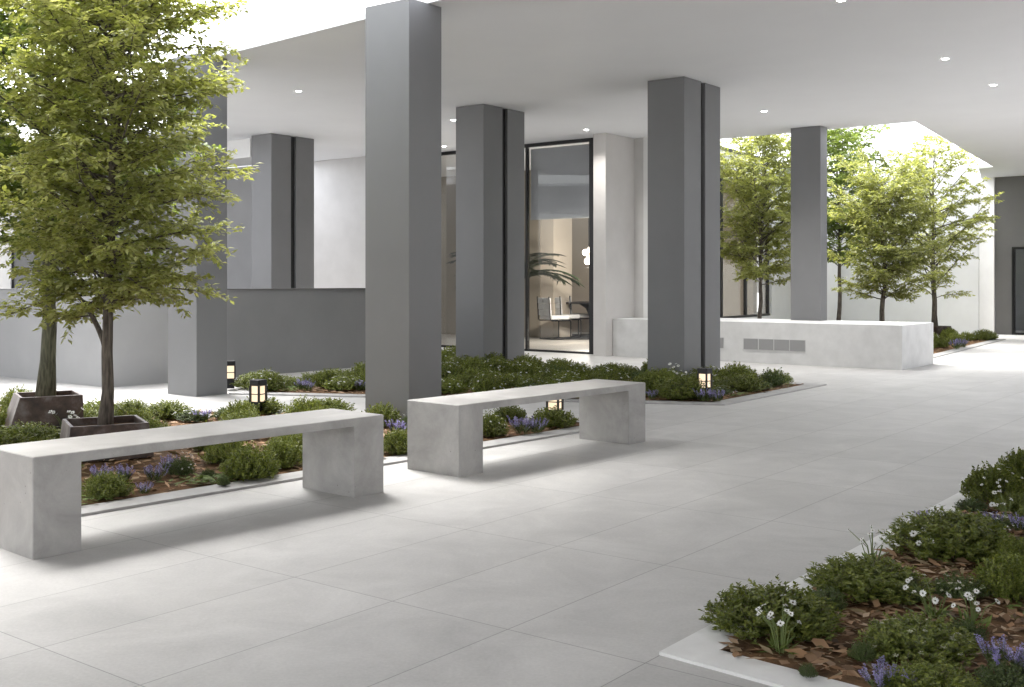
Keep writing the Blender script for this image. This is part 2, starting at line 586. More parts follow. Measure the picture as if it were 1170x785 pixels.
def Lfar(x): return 8.86 - 0.924 * x      # ceiling edge above the tree bed
UB = Vector((0.66, 0.7513)).normalized()   # long direction of the benches
near0 = Vector((-0.331, 6.823)) + Vector((-0.75, 0.66)) * 1.7
def near(s): return near0 + UB * s
s_hit = (Lfar(0) + (-0.924) * near0.x - near0.y) / (UB.y + 0.924 * UB.x)
court_front = [near(s_hit), (-3.42, Lfar(-3.42)), (-5.1, 17.4), (-9.2, 20.2), (-7.0, 14.6), near(-4.6)]  # its left bay and unseen near edge are shaped for the light
hp = atY(286, 18.5)
light_hole_rear = [hp + U * 0.95 - V * 0.15, Vector((-4.2, 22.1)), Vector((-9.2, 25.9)), hp + U * 0.95 + V * 5.2]  # unseen opening added behind the bulkhead to light the white wall
light_hole_side = [(5.4, 9.2), (8.6, 7.0), (13.0, 15.6), (10.3, 17.4)]  # out-of-view opening added at the right to bring in sky light
court_back = [(6.126, 16.61), (10.19, 23.15), (10.02, 23.5), (11.3, 26.3), (8.43, 28.1), (3.86, 20.6), (2.45, 19.5)]
outer = [(-18, -9), (17, -9), (26, 34), (-20, 40)]
tag(slab("ceiling", outer, [court_front, court_back, light_hole_side, light_hole_rear, [(-11, -7.6), (9, -7.6), (7, -3.2), (-9, -3.2)]], CEIL, CEIL + 0.06, M['ceiling']), "smooth pale grey ceiling slab open to the sky above two courts and at unseen added openings", kind='structure')  # last hole, behind the viewpoint, is added to light camera-facing sides

# ================================================================== WALLS
def wline(x): return 19.0 - 0.768 * x      # garden front of the house
def wp(x): return Vector((x, wline(x)))

# low grey garden wall turning a corner behind the trees
p_c = G(123, 443); p_r = G(422, 418.7); p_l = G(0, 430)
d_r = (p_r - p_c).normalized(); d_l = (p_l - p_c).normalized()
LW_H = 1.117
lw = MB()
lw_end = p_r + d_r * 0.35
n_r = Vector((-d_r.y, d_r.x)); n_l = Vector((d_l.y, -d_l.x))
T = 0.2
inner_c = p_c + (d_r + d_l).normalized() * T * 1.35
lw_cut = p_c + d_r * 1.15          # same wall; left of here a paler colour stands in for light
lw.prism([lw_cut + d_r * .002, lw_end, lw_end + n_r * T, lw_cut + d_r * .002 + n_r * T], 0, LW_H)
o = lw.build("garden_wall", M['lowwall'])
tag(o, "low mid grey wall stretching between the two plain charcoal columns", "wall", kind='thing')
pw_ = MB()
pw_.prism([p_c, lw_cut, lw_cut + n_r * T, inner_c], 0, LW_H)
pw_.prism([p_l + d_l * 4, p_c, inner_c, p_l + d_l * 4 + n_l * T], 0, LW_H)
o_p = pw_.build("corner_wall", M['litwall'])
tag(o_p, "low grey wall coloured paler for the light on it, turning a corner behind the two planted trees", "wall", kind='thing')
cp = MB()
ex = 0.012
cp.prism([lw_cut - n_r * ex, lw_end - n_r * ex, lw_end + n_r * (T + ex), lw_cut + n_r * (T + ex)], LW_H + 0.001, LW_H + 0.014)
cp.build("coping", M['darkwall'], o)
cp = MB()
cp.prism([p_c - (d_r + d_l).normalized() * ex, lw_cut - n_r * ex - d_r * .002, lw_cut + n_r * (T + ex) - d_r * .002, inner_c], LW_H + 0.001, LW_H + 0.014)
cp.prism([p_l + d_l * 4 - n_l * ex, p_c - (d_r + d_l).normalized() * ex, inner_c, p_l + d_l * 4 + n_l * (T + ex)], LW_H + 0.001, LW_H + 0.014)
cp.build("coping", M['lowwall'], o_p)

# white wall of the house, left part (solid), running behind the low wall
mb = MB()
a = wp(-1.75); L_w = (wp(-16) - a).length
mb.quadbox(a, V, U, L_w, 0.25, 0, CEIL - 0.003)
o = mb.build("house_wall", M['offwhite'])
tag(o, "tall white wall seen above the low grey garden wall", "wall", kind='thing')
# grey header box with dark recess under its end
hp = atY(286, 18.5)
mb = MB()
mb.quadbox(hp, V, U, 5.5, 0.85, 3.33, CEIL - 0.003)
o = mb.build("ceiling_bulkhead", M['white'])
tag(o, "pale boxed bulkhead hanging under the ceiling beside the far column", "bulkhead", kind='thing')
mb = MB()
mb.quadbox(hp + V * 0.05 + U * 0.45, V, U, 0.08, 0.6, 0, 3.328)
mb.build("end_post", M['black'], o)
mb = MB()
mb.quadbox(hp + V * 0.14 + U * 0.9, V, U, 5.3, 0.12, 0, 3.328)
mb.build("infill_panel", M['lowwall'], o)
# dark window far left, half hidden by leaves
mb = MB()
q = wp(-11.2)
mb.quadbox(q - U * 0.05, V, U, 2.6, 0.045, 0.4, 2.3)
o = mb.build("dark_window", M['black'])
tag(o, "dark window pane in the white wall half hidden behind tree leaves", "window", kind='thing')
fr = MB()
for z0, z1 in ((0.34, 0.4), (2.3, 2.36)):
    fr.quadbox(q - U * 0.08 - V * 0.06, V, U, 2.72, 0.075, z0, z1)
for s in (-0.06, 2.6):
    fr.quadbox(q - U * 0.08 + V * s, V, U, 0.06, 0.075, 0.4, 2.3)
fr.build("frame", M['lampblack'], o)

# pier and corner of the house
pier_a = wp(1.337)                       # left edge of the pier (x = 678)
pier_b = wp(1.526)               # right edge of the pier (x = 692)
REC = 0.40                              # the glazing sits this far back
mb = MB()
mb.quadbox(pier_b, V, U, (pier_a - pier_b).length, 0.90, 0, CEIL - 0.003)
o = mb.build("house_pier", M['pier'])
tag(o, "narrow off white pier between the tall window and the bright niche", "pier", kind='thing')
step_a = pier_b + U * 0.90
step_b = step_a - V * 0.36
mb = MB()
mb.quadbox(step_b, V, U, 0.36, 0.2, 0, CEIL - 0.003)
o = mb.build("niche_wall", M['offwhite'])
tag(o, "pale wall at the back of the narrow niche beside the tall window", "wall", kind='thing')

# tall glazing facing the garden court
gl_l, gl_r = wp(-1.75) + U * REC, pier_a + U * REC
gl_L = (gl_l - gl_r).length
g = empty("window_wall", (*gl_r, 0), math.atan2(V.y, V.x))       # local x runs along V (away to the left), local y = -U
tag(g, "tall black framed window with a grey blind and dining room behind", "window", kind='thing')
def lbox(mb, x0, x1, y0, y1, z0, z1): mb.box(x0, x1, y0, y1, z0, z1)
def on_line(p0, d, px):
    k = (px - 585) / F
    return (p0.x - k * p0.y) / (k * d.y - d.x)
m_r0, m_r1, m_l0 = on_line(gl_r, V, 678.5), on_line(gl_r, V, 674.5), on_line(gl_r, V, 603.5)
mull = [(m_r0 - 0.04, m_r1), (m_l0, m_l0 + 0.035), (gl_L - 0.05, gl_L)]
for z0, z1 in ((0.0, 0.035), (CEIL - 0.06, CEIL - 0.004)):
    mb = MB(); lbox(mb, 0, gl_L, -0.04, 0.04, z0, z1); mb.build("rail", M['black'], g)
for s, s2 in mull:
    mb = MB(); lbox(mb, s, s2, -0.038, 0.038, 0.035, CEIL - 0.06)
    mb.build("mullion", M['black'], g)
for s0, s1 in ((m_r1 + .001, m_l0 - .001), (m_l0 + .036, gl_L - .051)):
    mb = MB(); lbox(mb, s0, s1, -0.005, 0.005, 0.035, CEIL - 0.06)
    mb.build("pane", M['glass'], g)
# roller blind hung just inside
bl = empty("roller_blind", (*(gl_r + U * 0.12), 0), math.atan2(V.y, V.x))
tag(bl, "grey roller blind covering the upper half of the tall window", "blind")
z_bl = CH + (HZ - 247) * 18.75 / F
mb = MB(); lbox(mb, m_r0 - .1, m_l0 + .03, -0.003, 0.003, z_bl, CEIL - 0.08); mb.build("fabric", M['blind'], bl)
mb = MB(); lbox(mb, m_r0 - .1, m_l0 + .03, -0.012, 0.012, z_bl - 0.03, z_bl); mb.build("bottom_bar", M['vent_line'], bl)

# room behind the glass
room = MB()
rb0 = Vector((0.2, 27.4)); 
room.quadbox(rb0 - V * 6.3, V, U, 10.3, 0.2, 0, CEIL - 0.003)
o = room.build("room_back_wall", M['beige'])
tag(o, "beige back wall of the dining room behind the glass", "wall", kind='thing')
pw = atY(617, 23.6)
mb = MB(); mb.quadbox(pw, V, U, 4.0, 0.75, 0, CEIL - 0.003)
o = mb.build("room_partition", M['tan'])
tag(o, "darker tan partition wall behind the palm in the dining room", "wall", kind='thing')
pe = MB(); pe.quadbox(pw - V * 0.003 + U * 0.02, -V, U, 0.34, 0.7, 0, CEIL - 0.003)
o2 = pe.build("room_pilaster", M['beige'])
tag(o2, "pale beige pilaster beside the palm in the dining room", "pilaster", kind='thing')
mb = MB()
rf = [gl_l + V * 2, gl_r + U * 0.06, Vector((2.35, 18.9)), Vector((5.3, 23.4)), rb0 + V * 4]
mb.poly([(p.x, p.y, 0.012) for p in rf])
tag(mb.build("room_floor", M['room_floor']), "smooth greige floor of the dining room", kind='structure')

# glazed side wall of the house along the back court
sw0 = Vector(step_b) + Vector((0.02, -0.02))
sw_dir = Vector((0.628, 1.0)).normalized()
sw_n = Vector((-sw_dir.y, sw_dir.x))
sw_len = 11.2
cw = empty("court_window_wall", (*sw0, 0), math.atan2(sw_dir.y, sw_dir.x))   # local x = along, local y = into the room
tag(cw, "white side wall with black framed windows along the back court", "wall", kind='thing')
w0, w1 = on_line(sw0, sw_dir, 796), on_line(sw0, sw_dir, 881.5)
mb = MB()
mb.box(0, w0, 0, 0.2, 0, 3.75); mb.box(w1, sw_len, 0, 0.2, 0, 3.75)
mb.box(w0, w1, 0, 0.2, 0, 0.50); mb.box(w0, w1, 0, 0.2, 3.40, 3.75)
mb.build("wall_face", M['white'], cw)
mb = MB(); mb.box(-0.02, sw_len, -0.04, 0.24, 3.751, 3.80)
mb.build("parapet_cap", M['lampblack'], cw)
k = 3
for i in range(k + 1):
    s = w0 + (w1 - w0 - 0.09) * i / k
    mb = MB(); mb.box(s, s + 0.09, 0.05, 0.10, 0.545, 3.36); mb.build("mullion", M['black'], cw)
for z0, z1 in ((0.503, 0.545), (3.36, 3.397)):
    mb = MB(); mb.box(w0, w1, 0.03, 0.12, z0, z1); mb.build("rail", M['black'], cw)
for i in range(k):
    s = w0 + (w1 - w0 - 0.09) * i / k
    mb = MB(); mb.box(s + 0.092, s + (w1 - w0 - 0.09) / k - 0.002, 0.07, 0.08, 0.545, 3.36); mb.build("pane", M['glass'], cw)

# back wall of the rear court
bw_a = Vector((8.15, 28.05)); bw_b = Vector((11.07, 25.95))
bd = (bw_a - bw_b).normalized()
mb = MB()
mb.quadbox(bw_b, bd, Vector((bd.y, -bd.x)), (bw_a - bw_b).length + 0.6, 0.25, 0, 3.93)
o = mb.build("court_back_wall", M['white'])
tag(o, "bright white wall closing the back court behind the trees", "wall", kind='thing')
mb = MB()
mb.prism([(11.075, 25.94), (11.19, 25.40), (11.225, 25.42), (11.35, 26.2)], 0, CEIL - 0.003)
o = mb.build("court_pier", M['offwhite'])
tag(o, "pale pier where the back court meets the dark wall", "pier", kind='thing')
# dark wall with door at far right
dw = Vector((11.215, 25.43))
g = empty("dark_wall", (*dw, 0), math.atan2(-V.y, -V.x))       # local x runs right, local y = +U side (behind)
tag(g, "warm charcoal wall with a black framed glass door at far right", "wall", kind='thing')
mb = MB()
dx0 = 0.38; dx1 = 1.50; dz = 2.02
mb.box(0, dx0, 0, 0.25, 0, CEIL - 0.003); mb.box(dx1, 7.0, 0, 0.25, 0, CEIL - 0.003); mb.box(dx0, dx1, 0, 0.25, dz, CEIL - 0.003)
mb.build("wall_face", M['darkwall'], g)
dr = MB(); dr.box(dx0, dx0 + 0.055, 0.0 - 0.02, 0.10, 0, dz); dr.box(dx1 - 0.055, dx1, -0.02, 0.10, 0, dz); dr.box(dx0 + 0.055, dx1 - 0.055, -0.02, 0.10, dz - 0.055, dz); dr.box(dx0 + 0.055, dx1 - 0.055, -0.02, 0.10, 0.0, 0.05)
d_o = dr.build("door", M['black'], g)
mb = MB(); mb.box(dx0 + 0.055, dx1 - 0.055, 0.03, 0.042, 0.05, dz - 0.055); mb.build("pane", M['glass'], d_o)
mb = MB(); mb.tube([(dx1 - 0.12, -0.06, 0.85), (dx1 - 0.12, -0.06, 1.25)], 0.012); mb.build("handle", M['black'], d_o)
mb = MB()
bb = dw - V * 0.0 + U * 2.4
mb.quadbox(bb + V * 0.6, -V, U, 8.0, 0.2, 0, CEIL - 0.003)
o = mb.build("lounge_wall", M['lowwall'])
tag(o, "grey wall inside the lounge behind the glass door", "wall", kind='thing')
mb = MB()
mb.quadbox(Vector((-16, -8.0)), Vector((1, 0)), Vector((0, -1)), 30, 0.25, 0, CEIL - 0.003)  # unseen wall added to cut sky light from behind and bounce some back
o = mb.build("added_rear_wall", M['white'])
tag(o, "unseen white wall added behind the viewpoint to hold back sky light", "wall", kind='thing')
# wall added far to the right, out of view, to dim the side light
mb = MB()
mb.quadbox(Vector((5.2, 0.2)) - U * 6, U, -V, 32, 0.25, 0, CEIL - 0.003)
o = mb.build("added_side_wall", M['white'])
tag(o, "long unseen white wall added beyond the right planting bed to dim side light", "wall", kind='thing')

# ================================================================== COLUMNS
def split_column(px, py_top, name, label):
    Y = F * (CEIL - CH) / (HZ - py_top)
    p = atY(px, Y)
    e = empty("column", (p.x, p.y, 0), ANG_U)     # local x = U, local y = V
    tag(e, label, "column", "split charcoal columns", kind='thing')
    z1 = CEIL - 0.004
    mb = MB(); mb.cbox(0, 0.42, 0, 0.50, 0, z1); mb.build("shaft", M['column'], e)
    mb = MB(); mb.cbox(0.53, 0.93, 0, 0.50, 0, z1); mb.build("shaft", M['column'], e)
    mb = MB(); mb.box(0.42, 0.53, 0.045, 0.455, 0, z1 - 0.001); mb.build("recess", M['recess'], e)
    return e
split_column(310, 152, "column", "dark split column rising behind the low grey wall")
split_column(552.6, 118.3, "column", "dark split column just left of the tall window")
split_column(781.8, 86.9, "column", "dark split column standing beside the lit bollard at the bed end")
def plain_column(p, lu, lv, z0, z1, label):
    e = MB(); e.cbox(0, lu, 0, lv, z0, z1)
    o = e.build("column", M['column'], loc=(p.x, p.y, 0), rz=ANG_U)
    tag(o, label, "column", "plain charcoal columns", kind='thing')
    return o
plain_column(Vector((-0.878, 9.345)), 0.42, 0.53, 0, CEIL - 0.004, "big plain charcoal column behind the gap between the two benches")
plain_column(G(224.6, 453.5), 0.40, 0.51, 0, CEIL - 0.004, "plain charcoal column beside the front trees with its base in sunlight")
BW_H = 0.615
plain_column(atY(937.5, 17.0), 0.27, 0.49, BW_H + 0.002, CEIL - 0.004, "plain charcoal column standing on top of the pale concrete block")

# ================================================================== PALE CONCRETE BENCH WALL
bwf = lambda x: Vector((x, 19.1 - 0.768 * x))
br_ = G(1031, 422.9)
LB = (pier_b - br_).dot(V) - 0.004
e = empty("concrete_block", (br_.x, br_.y, 0), math.atan2(V.y, V.x))   # local x runs left along V, local y = -U -> use negative y for depth
tag(e, "long low pale concrete block with a strip of vent panels", "block", kind='thing')
VD = 1.42
vx0 = (G(920, 410) - br_).length
mb = MB(); mb.cbox(0, LB, -VD, 0, 0, BW_H, 0.006)
mb.build("block_body", M['pale_concrete'], e, 0.004)
def along(px):     # distance along the front face where photo column px falls
    k = (px - 585) / F
    # br_ + V*s : x = k*y
    return (br_.x - k * br_.y) / (k * V.y - V.x)
zt = lambda py, s: CH - (py - HZ) * (br_ + V * s).y / F
s0, s1 = along(920.5), along(849.5)
za, zb = zt(387.5, (s0 + s1) / 2), zt(400.5, (s0 + s1) / 2)
vg = MB(); vg.box(s0, s1, 0.002, 0.006, zb, za); vo = vg.build("vent_grille", M['vent_line'], e)
n = 4
for i in range(n):
    q0 = s0 + (s1 - s0) * i / n + 0.008; q1 = s0 + (s1 - s0) * (i + 1) / n - 0.008
    mb = MB(); mb.box(q0, q1, 0.0065, 0.010, zb + 0.006, za - 0.006); mb.build("vent_panel", M['vent'], vo)
s2 = along(827.3)
vg = MB(); vg.box(s2, s2 + 0.95, 0.002, 0.006, zb, za); vo = vg.build("vent_grille", M['vent_line'], e)
for i in range(n):
    q0 = s2 + 0.95 * i / n + 0.008; q1 = s2 + 0.95 * (i + 1) / n - 0.008
    mb = MB(); mb.box(q0, q1, 0.0065, 0.010, zb + 0.006, za - 0.006); mb.build("vent_panel", M['vent'], vo)

# ================================================================== BEDS: kerb + soil
def inset(poly, d):
    """move every edge of a counter-clockwise outline inwards by d"""
    n = len(poly); out = []
    for i in range(n):
        p0, p1, p2 = Vector(poly[i - 1]), Vector(poly[i]), Vector(poly[(i + 1) % n])
        a = (p1 - p0).normalized(); b = (p2 - p1).normalized()
        na, nb = Vector((-a.y, a.x)), Vector((-b.y, b.x))
        A = p1 + na * d; B = p1 + nb * d
        den = a.x * b.y - a.y * b.x
        if abs(den) < 1e-5:
            out.append(A); continue
        t = ((B - A).x * b.y - (B - A).y * b.x) / den
        out.append(A + a * t)
    return out

def bed(name, poly, kmat, label, kw=0.19, kh=0.015):
    inn = inset(poly, kw)
    mb = MB()
    n = len(poly)
    for i in range(n):
        j = (i + 1) % n
        b = len(mb.v)
        for z in (0.0, kh):
            mb.v += [(poly[i][0], poly[i][1], z), (poly[j][0], poly[j][1], z), (inn[j][0], inn[j][1], z), (inn[i][0], inn[i][1], z)]
        mb.f += [(b + 4, b + 5, b + 6, b + 7), (b, b + 1, b + 5, b + 4), (b + 2, b + 3, b + 7, b + 6)]
    k = mb.build("bed_kerb", kmat)
    tag(k, label, "kerb", kind='thing')
    s = MB()
    s.poly([(p[0], p[1], 0.011) for p in inn])
    tag(s.build("soil", M['soil']), "dark soil of the planting bed", kind='structure')
    return inn

fr_a, fr_b = G(92.8, 590.5), G(466.9, 527.5)
fd = (fr_b - fr_a).normalized()
def backline(x): return 10.45 - 0.22 * (x + 3.19)
# right tip: front edge meets the path edge
t_ = (backline(fr_a.x) - fr_a.y) / (fd.y + 0.22 * fd.x)
tip1 = fr_a + fd * t_
BED1 = [fr_a - fd * 4.2, tip1, Vector((-6.6, backline(-6.6))), Vector((-7.6, 4.0))]
pa_, pb_ = G(261.5, 450.8), G(828, 463.6)
pd = (pb_ - pa_).normalized()
far_c = G(944.4, 440.4)
BED2 = [pa_, pb_, far_c, far_c + V * 6.15, Vector((-1.55, 14.35)), Vector((-2.95, 13.15))]
rb_c = G(753, 748.5); rb_l = G(1108, 558); rb_f = G(884.3, 784.9)
rd = (rb_l - rb_c).normalized()
fdir = (rb_f - rb_c).normalized()
BED3 = [rb_c, rb_c + fdir * 1.9, rb_c + fdir * 1.9 + rd * 9.0, rb_c + rd * 9.0]
b4a = G(1056, 412.2); b4b = G(1149, 388)
b4d = (b4b - b4a).normalized()
BED4 = [b4a - b4d * 1.0, b4b, b4b + V * 1.3, Vector((7.6, 26.6)), Vector((4.9, 20.6)), Vector((4.6, 18.4))]
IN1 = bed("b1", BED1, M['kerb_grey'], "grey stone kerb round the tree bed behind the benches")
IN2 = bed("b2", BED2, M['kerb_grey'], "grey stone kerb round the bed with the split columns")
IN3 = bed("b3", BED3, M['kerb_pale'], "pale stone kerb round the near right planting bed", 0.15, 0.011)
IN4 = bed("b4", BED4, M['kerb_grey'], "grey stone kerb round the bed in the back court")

def inside(p, poly):
    c = False
    n = len(poly)
    for i in range(n):
        a, b = poly[i], poly[i - 1]
        if (a[1] > p[1]) != (b[1] > p[1]) and p[0] < (b[0] - a[0]) * (p[1] - a[1]) / (b[1] - a[1]) + a[0]:
            c = not c
    return c

def chips(name, poly, n, seed, m, l0, l1, label, z0=0.012, lift=0.018, clump=None):
    rng = np.random.default_rng(seed)
    xs = [p[0] for p in poly]; ys = [p[1] for p in poly]
    P = []
    cl = None
    if clump:
        cl = [(rng.uniform(min(xs), max(xs)), rng.uniform(min(ys), max(ys))) for _ in range(clump)]
    while len(P) < n:
        if cl:
            c = cl[rng.integers(len(cl))]
            p = (c[0] + rng.normal(0, 0.10), c[1] + rng.normal(0, 0.10))
        else:
            p = (rng.uniform(min(xs), max(xs)), rng.uniform(min(ys), max(ys)))
        if inside(p, poly):
            P.append(p)
        elif cl and rng.random() < 0.02:
            P.append((sum(xs) / len(xs), sum(ys) / len(ys)))
    P = np.array(P)
    a = rng.uniform(0, 2 * math.pi, n)
    pos = np.c_[P, z0 + rng.random(n) * lift]
    dirs = np.c_[np.cos(a), np.sin(a), rng.normal(0, 0.16, n)]
    nrm = np.c_[rng.normal(0, 0.25, n), rng.normal(0, 0.25, n), np.ones(n)]
    L = l0 + (l1 - l0) * rng.random(n) ** 1.8
    v, t = leaves_np(pos, dirs, nrm, L, L * rng.uniform(0.22, 0.55, n), 0.05)
    o = mesh_np(name, v, t, m)
    tag(o, label, kind='stuff')
    return o

chips("bark_mulch", IN1, 15000, 1, M['mulch'], 0.012, 0.10, "orange brown bark chips covering the tree bed")
chips("bark_mulch", IN2, 7000, 2, M['mulch'], 0.015, 0.11, "orange brown bark chips under the column bed shrubs")
chips("bark_mulch", IN3, 20000, 3, M['mulch'], 0.010, 0.095, "orange brown bark chips in the near right bed")
chips("bark_mulch", IN4, 3000, 4, M['mulch'], 0.03, 0.09, "brown bark chips in the back court bed")
chips("ground_leaves", IN1, 9000, 5, M['moss'], 0.02, 0.075, "flat green leaves spread over the tree bed", 0.026, 0.018, 60)
chips("ground_leaves", IN2, 4000, 6, M['moss'], 0.02, 0.075, "flat green leaves under the column bed shrubs", 0.026, 0.018, 40)
chips("ground_leaves", IN3, 11000, 7, M['moss'], 0.012, 0.06, "flat green leaves spread over the near right bed", 0.026, 0.018, 45)

# ================================================================== BENCHES
def bench(p_left, d, L, D, H, label):
    e = empty("bench", (p_left.x, p_left.y, 0), math.atan2(d.y, d.x))
    tag(e, label, "bench", "concrete benches", kind='thing')
    th = 0.046; lw_ = 0.225
    mb = MB(); c = 0.004
    mb.cbox(0, L, 0, D, H - th, H - c, c)
    o8 = lambda q: [(q + c, q), (L - q - c, q), (L - q, q + c), (L - q, D - q - c), (L - q - c, D - q), (q + c, D - q), (q, D - q - c), (q, q + c)]
    mb.f.pop(1)
    mb.prism(o8(0), H - c, H, o8(c))
    mb.f.pop(-10)
    mb.build("seat", M['concrete'], e)
    for x0 in (0, L - lw_):
        mb = MB(); mb.cbox(x0, x0 + lw_, 0, D, 0, H - th, 0.004)
        mb.build("leg", M['concrete'], e)
    return e
b1l, b1r = G(37.4, 639.8), G(438.7, 562.3)
b2l, b2r = G(524.3, 545.5), G(737.8, 504.3)
bench(b1l, (b1r - b1l).normalized(), (b1r - b1l).length, 0.47, 0.45, "nearer concrete bench cut by the left edge of the photo")
bench(b2l, (b2r - b2l).normalized(), (b2r - b2l).length, 0.47, 0.45, "farther concrete bench in the middle with the lit lamp behind it")

# ================================================================== TREES
def tree(name, label, loc, H, zb, prof, n_limb, r0, seed, leaf, lmat, bmat, fork=None, dens=1.0, lean=(0, 0), z0=0.0, el0=(0.0, 0.8)):
    """trunk with a leader, limbs, alternate twigs and leaf sprays"""
    rng = np.random.default_rng(seed)
    e = empty(name, (loc[0], loc[1], 0))
    tag(e, label, "tree", "young leafy trees", kind='thing')
    wood = MB()
    nseg = 14
    lead = []
    ox = oy = 0.0
    for i in range(nseg + 1):
        t = i / nseg
        ox += rng.normal(0, 0.013) + lean[0] / nseg
        oy += rng.normal(0, 0.013) + lean[1] / nseg
        lead.append(Vector((ox if i else 0, oy if i else 0, z0 + (H - z0) * t)))
    rad = [max(0.004, r0 * (1.0 - 0.93 * (i / nseg) ** 0.85) * (1.25 if i == 0 else 1.0)) for i in range(nseg + 1)]
    wood.tube(lead, rad, 10)
    def on_lead(z):
        f = (z - z0) / (H - z0) * nseg
        i = min(nseg - 1, max(0, int(f)))
        return lead[i].lerp(lead[i + 1], f - i), rad[i]
    limbs = []
    for k in range(n_limb):
        t = (k + rng.uniform(0, 0.9)) / n_limb
        z = zb + (H - zb) * t * 0.97
        az = k * 2.39996 + rng.normal(0, 0.35)
        R_ = prof(t) * rng.uniform(0.58, 1.12)
        limbs.append((z, az, R_, rng.uniform(*el0) + 0.3 * t))
    sprays = []                                   # (point list)
    def limb_path(p, az, Ln, el, steps=8):
        pts = [p.copy()]
        d_el = el
        a = az
        for s in range(steps):
            a += rng.normal(0, 0.10)
            d_el += rng.normal(-0.035, 0.07)
            pts.append(pts[-1] + Vector((math.cos(a) * math.cos(d_el), math.sin(a) * math.cos(d_el), math.sin(d_el))) * (Ln / steps))
        return pts
    def clothe(pts, Ln, rb):
        """side twigs on a limb"""
        n_t = max(4, int(Ln / 0.05 * dens))
        for q in range(n_t):
            s = 0.18 + 0.82 * (q + rng.random()) / n_t
            f = s * (len(pts) - 1)
            i = min(len(pts) - 2, int(f))
            p = pts[i].lerp(pts[i + 1], f - i)
            ax = (pts[i + 1] - pts[i]).normalized()
            az = math.atan2(ax.y, ax.x) + (1 if q % 2 else -1) * rng.uniform(0.5, 1.25)
            tl = (0.12 + 0.26 * Ln * (1 - s * 0.6)) * rng.uniform(0.6, 1.2)
            el = rng.normal(0.12, 0.28)
            tw = limb_path(p, az, tl, el, 4)
            if rb > 0.006 or rng.random() < 0.5:
                wood.tube(tw, [max(0.0012, rb * 0.35), 0.0016, 0.0013, 0.001, 0.0008], 4, False)
            sprays.append(tw)
        sprays.append(pts[-3:])
    for (z, az, R_, el) in limbs:
        p, rr = on_lead(z)
        pts = limb_path(p, az, R_ / max(0.5, math.cos(el)), el)
        rb = max(0.004, min(rr * 0.6, 0.011 * (R_ / 0.8)))
        wood.tube(pts, [rb * (1 - 0.85 * i / (len(pts) - 1)) for i in range(len(pts))], 6, False)
        clothe(pts, R_, rb)
    if fork:
        zf, az, ln, el = fork
        p, rr = on_lead(zf)
        pts = limb_path(p, az, ln, el, 9)
        wood.tube(pts, [rr * 0.55 * (1 - 0.8 * i / 9) for i in range(10)], 8, False)
        for j in range(3, 10):
            for q in range(2):
                sub = limb_path(pts[j], rng.uniform(0, 6.28), 0.5 * ln * rng.uniform(0.5, 1), rng.uniform(0, 0.6))
                wood.tube(sub, [0.006 * (1 - 0.1 * i) for i in range(len(sub))], 5, False)
                clothe(sub, 0.5, 0.006)
    wood.build("trunk", bmat, e, smooth=True)
    # leaves
    P, D, Nn = [], [], []
    for tw in sprays:
        ln = sum((tw[i + 1] - tw[i]).length for i in range(len(tw) - 1))
        n_l = max(5, int(ln / (leaf * 0.16)))
        for q in range(n_l):
            f = (q + rng.random()) / n_l * (len(tw) - 1) * 1.0
            i = min(len(tw) - 2, int(f))
            p = tw[i].lerp(tw[i + 1], f - i)
            ax = (tw[i + 1] - tw[i])
            if ax.length < 1e-6: continue
            ax.normalize()
            sd_ = ax.cross(Vector((0, 0, 1)))
            if sd_.length < 1e-3: continue
            sd_.normalize()
            sg = 1 if rng.random() < 0.5 else -1
            d = ax * rng.uniform(0.2, 0.9) + sd_ * sg * rng.uniform(0.4, 1.0) + Vector((0, 0, rng.normal(-0.18, 0.32)))
            P.append((p.x + rng.normal(0, .008), p.y + rng.normal(0, .008), p.z + rng.normal(0, .012)))
            D.append(tuple(d))
            Nn.append((rng.normal(0, 0.45), rng.normal(0, 0.45), 1.0))
    n = len(P)
    Ls = rng.uniform(0.65, 1.2, n) * leaf
    v, t = leaves_np(P, D, Nn, Ls, Ls * rng.uniform(0.40, 0.58, n))
    mesh_np("crown", v, t, lmat, e)
    return e, n

def pf(mx, pw=0.6, lo=0.45, pk=0.35):
    def f(t):
        if t < pk:
            return mx * (lo + (1 - lo) * (t / pk) ** 0.7)
        return mx * max(0.12, (1 - (t - pk) / (1 - pk)) ** pw)
    return f

T1 = atY(120, 7.6); T2 = atY(52, 8.8)
T3 = atY(864, 20.0); T4 = atY(1008, 20.6); T5 = atY(1068, 23.8); T6 = atY(958, 24.0)
cnt = []
cnt.append(tree("tree", "nearest leafy tree with slim leaning trunk in the low rusty planter", T1, 3.85, 1.0, pf(0.82, 0.42, 0.84, 0.5), 178, 0.046, 11, 0.054, M['leaf_sun'], M['bark'], fork=(0.72, 2.6, 0.9, 1.15), z0=0.2)[1])
cnt.append(tree("tree", "thicker trunked leafy tree in the tall rusty planter at left", T2, 4.6, 1.35, pf(1.15, 0.5, 0.7), 130, 0.068, 12, 0.064, M['leaf_green'], M['bark_green'], z0=0.28)[1])
cnt.append(tree("tree", "leafy court tree behind the concrete block nearest the windows", T3, 4.0, 1.15, pf(1.0, 0.42, 0.8, 0.5), 115, 0.05, 13, 0.072, M['leaf_sun'], M['bark'], el0=(0.15, 1.0))[1])
cnt.append(tree("tree", "round leafy court tree just right of the column on the block", T4, 3.15, 0.85, pf(1.0, 0.38, 0.8, 0.5), 110, 0.06, 14, 0.072, M['leaf_sun'], M['bark'], el0=(0.15, 1.0))[1])
cnt.append(tree("tree", "tall airy court tree rising from a small rusty planter", T5, 4.45, 0.85, pf(1.15, 0.55, 0.75, 0.4), 80, 0.062, 15, 0.08, M['leaf_sun'], M['bark'], dens=0.8, z0=0.2, el0=(0.15, 1.0))[1])
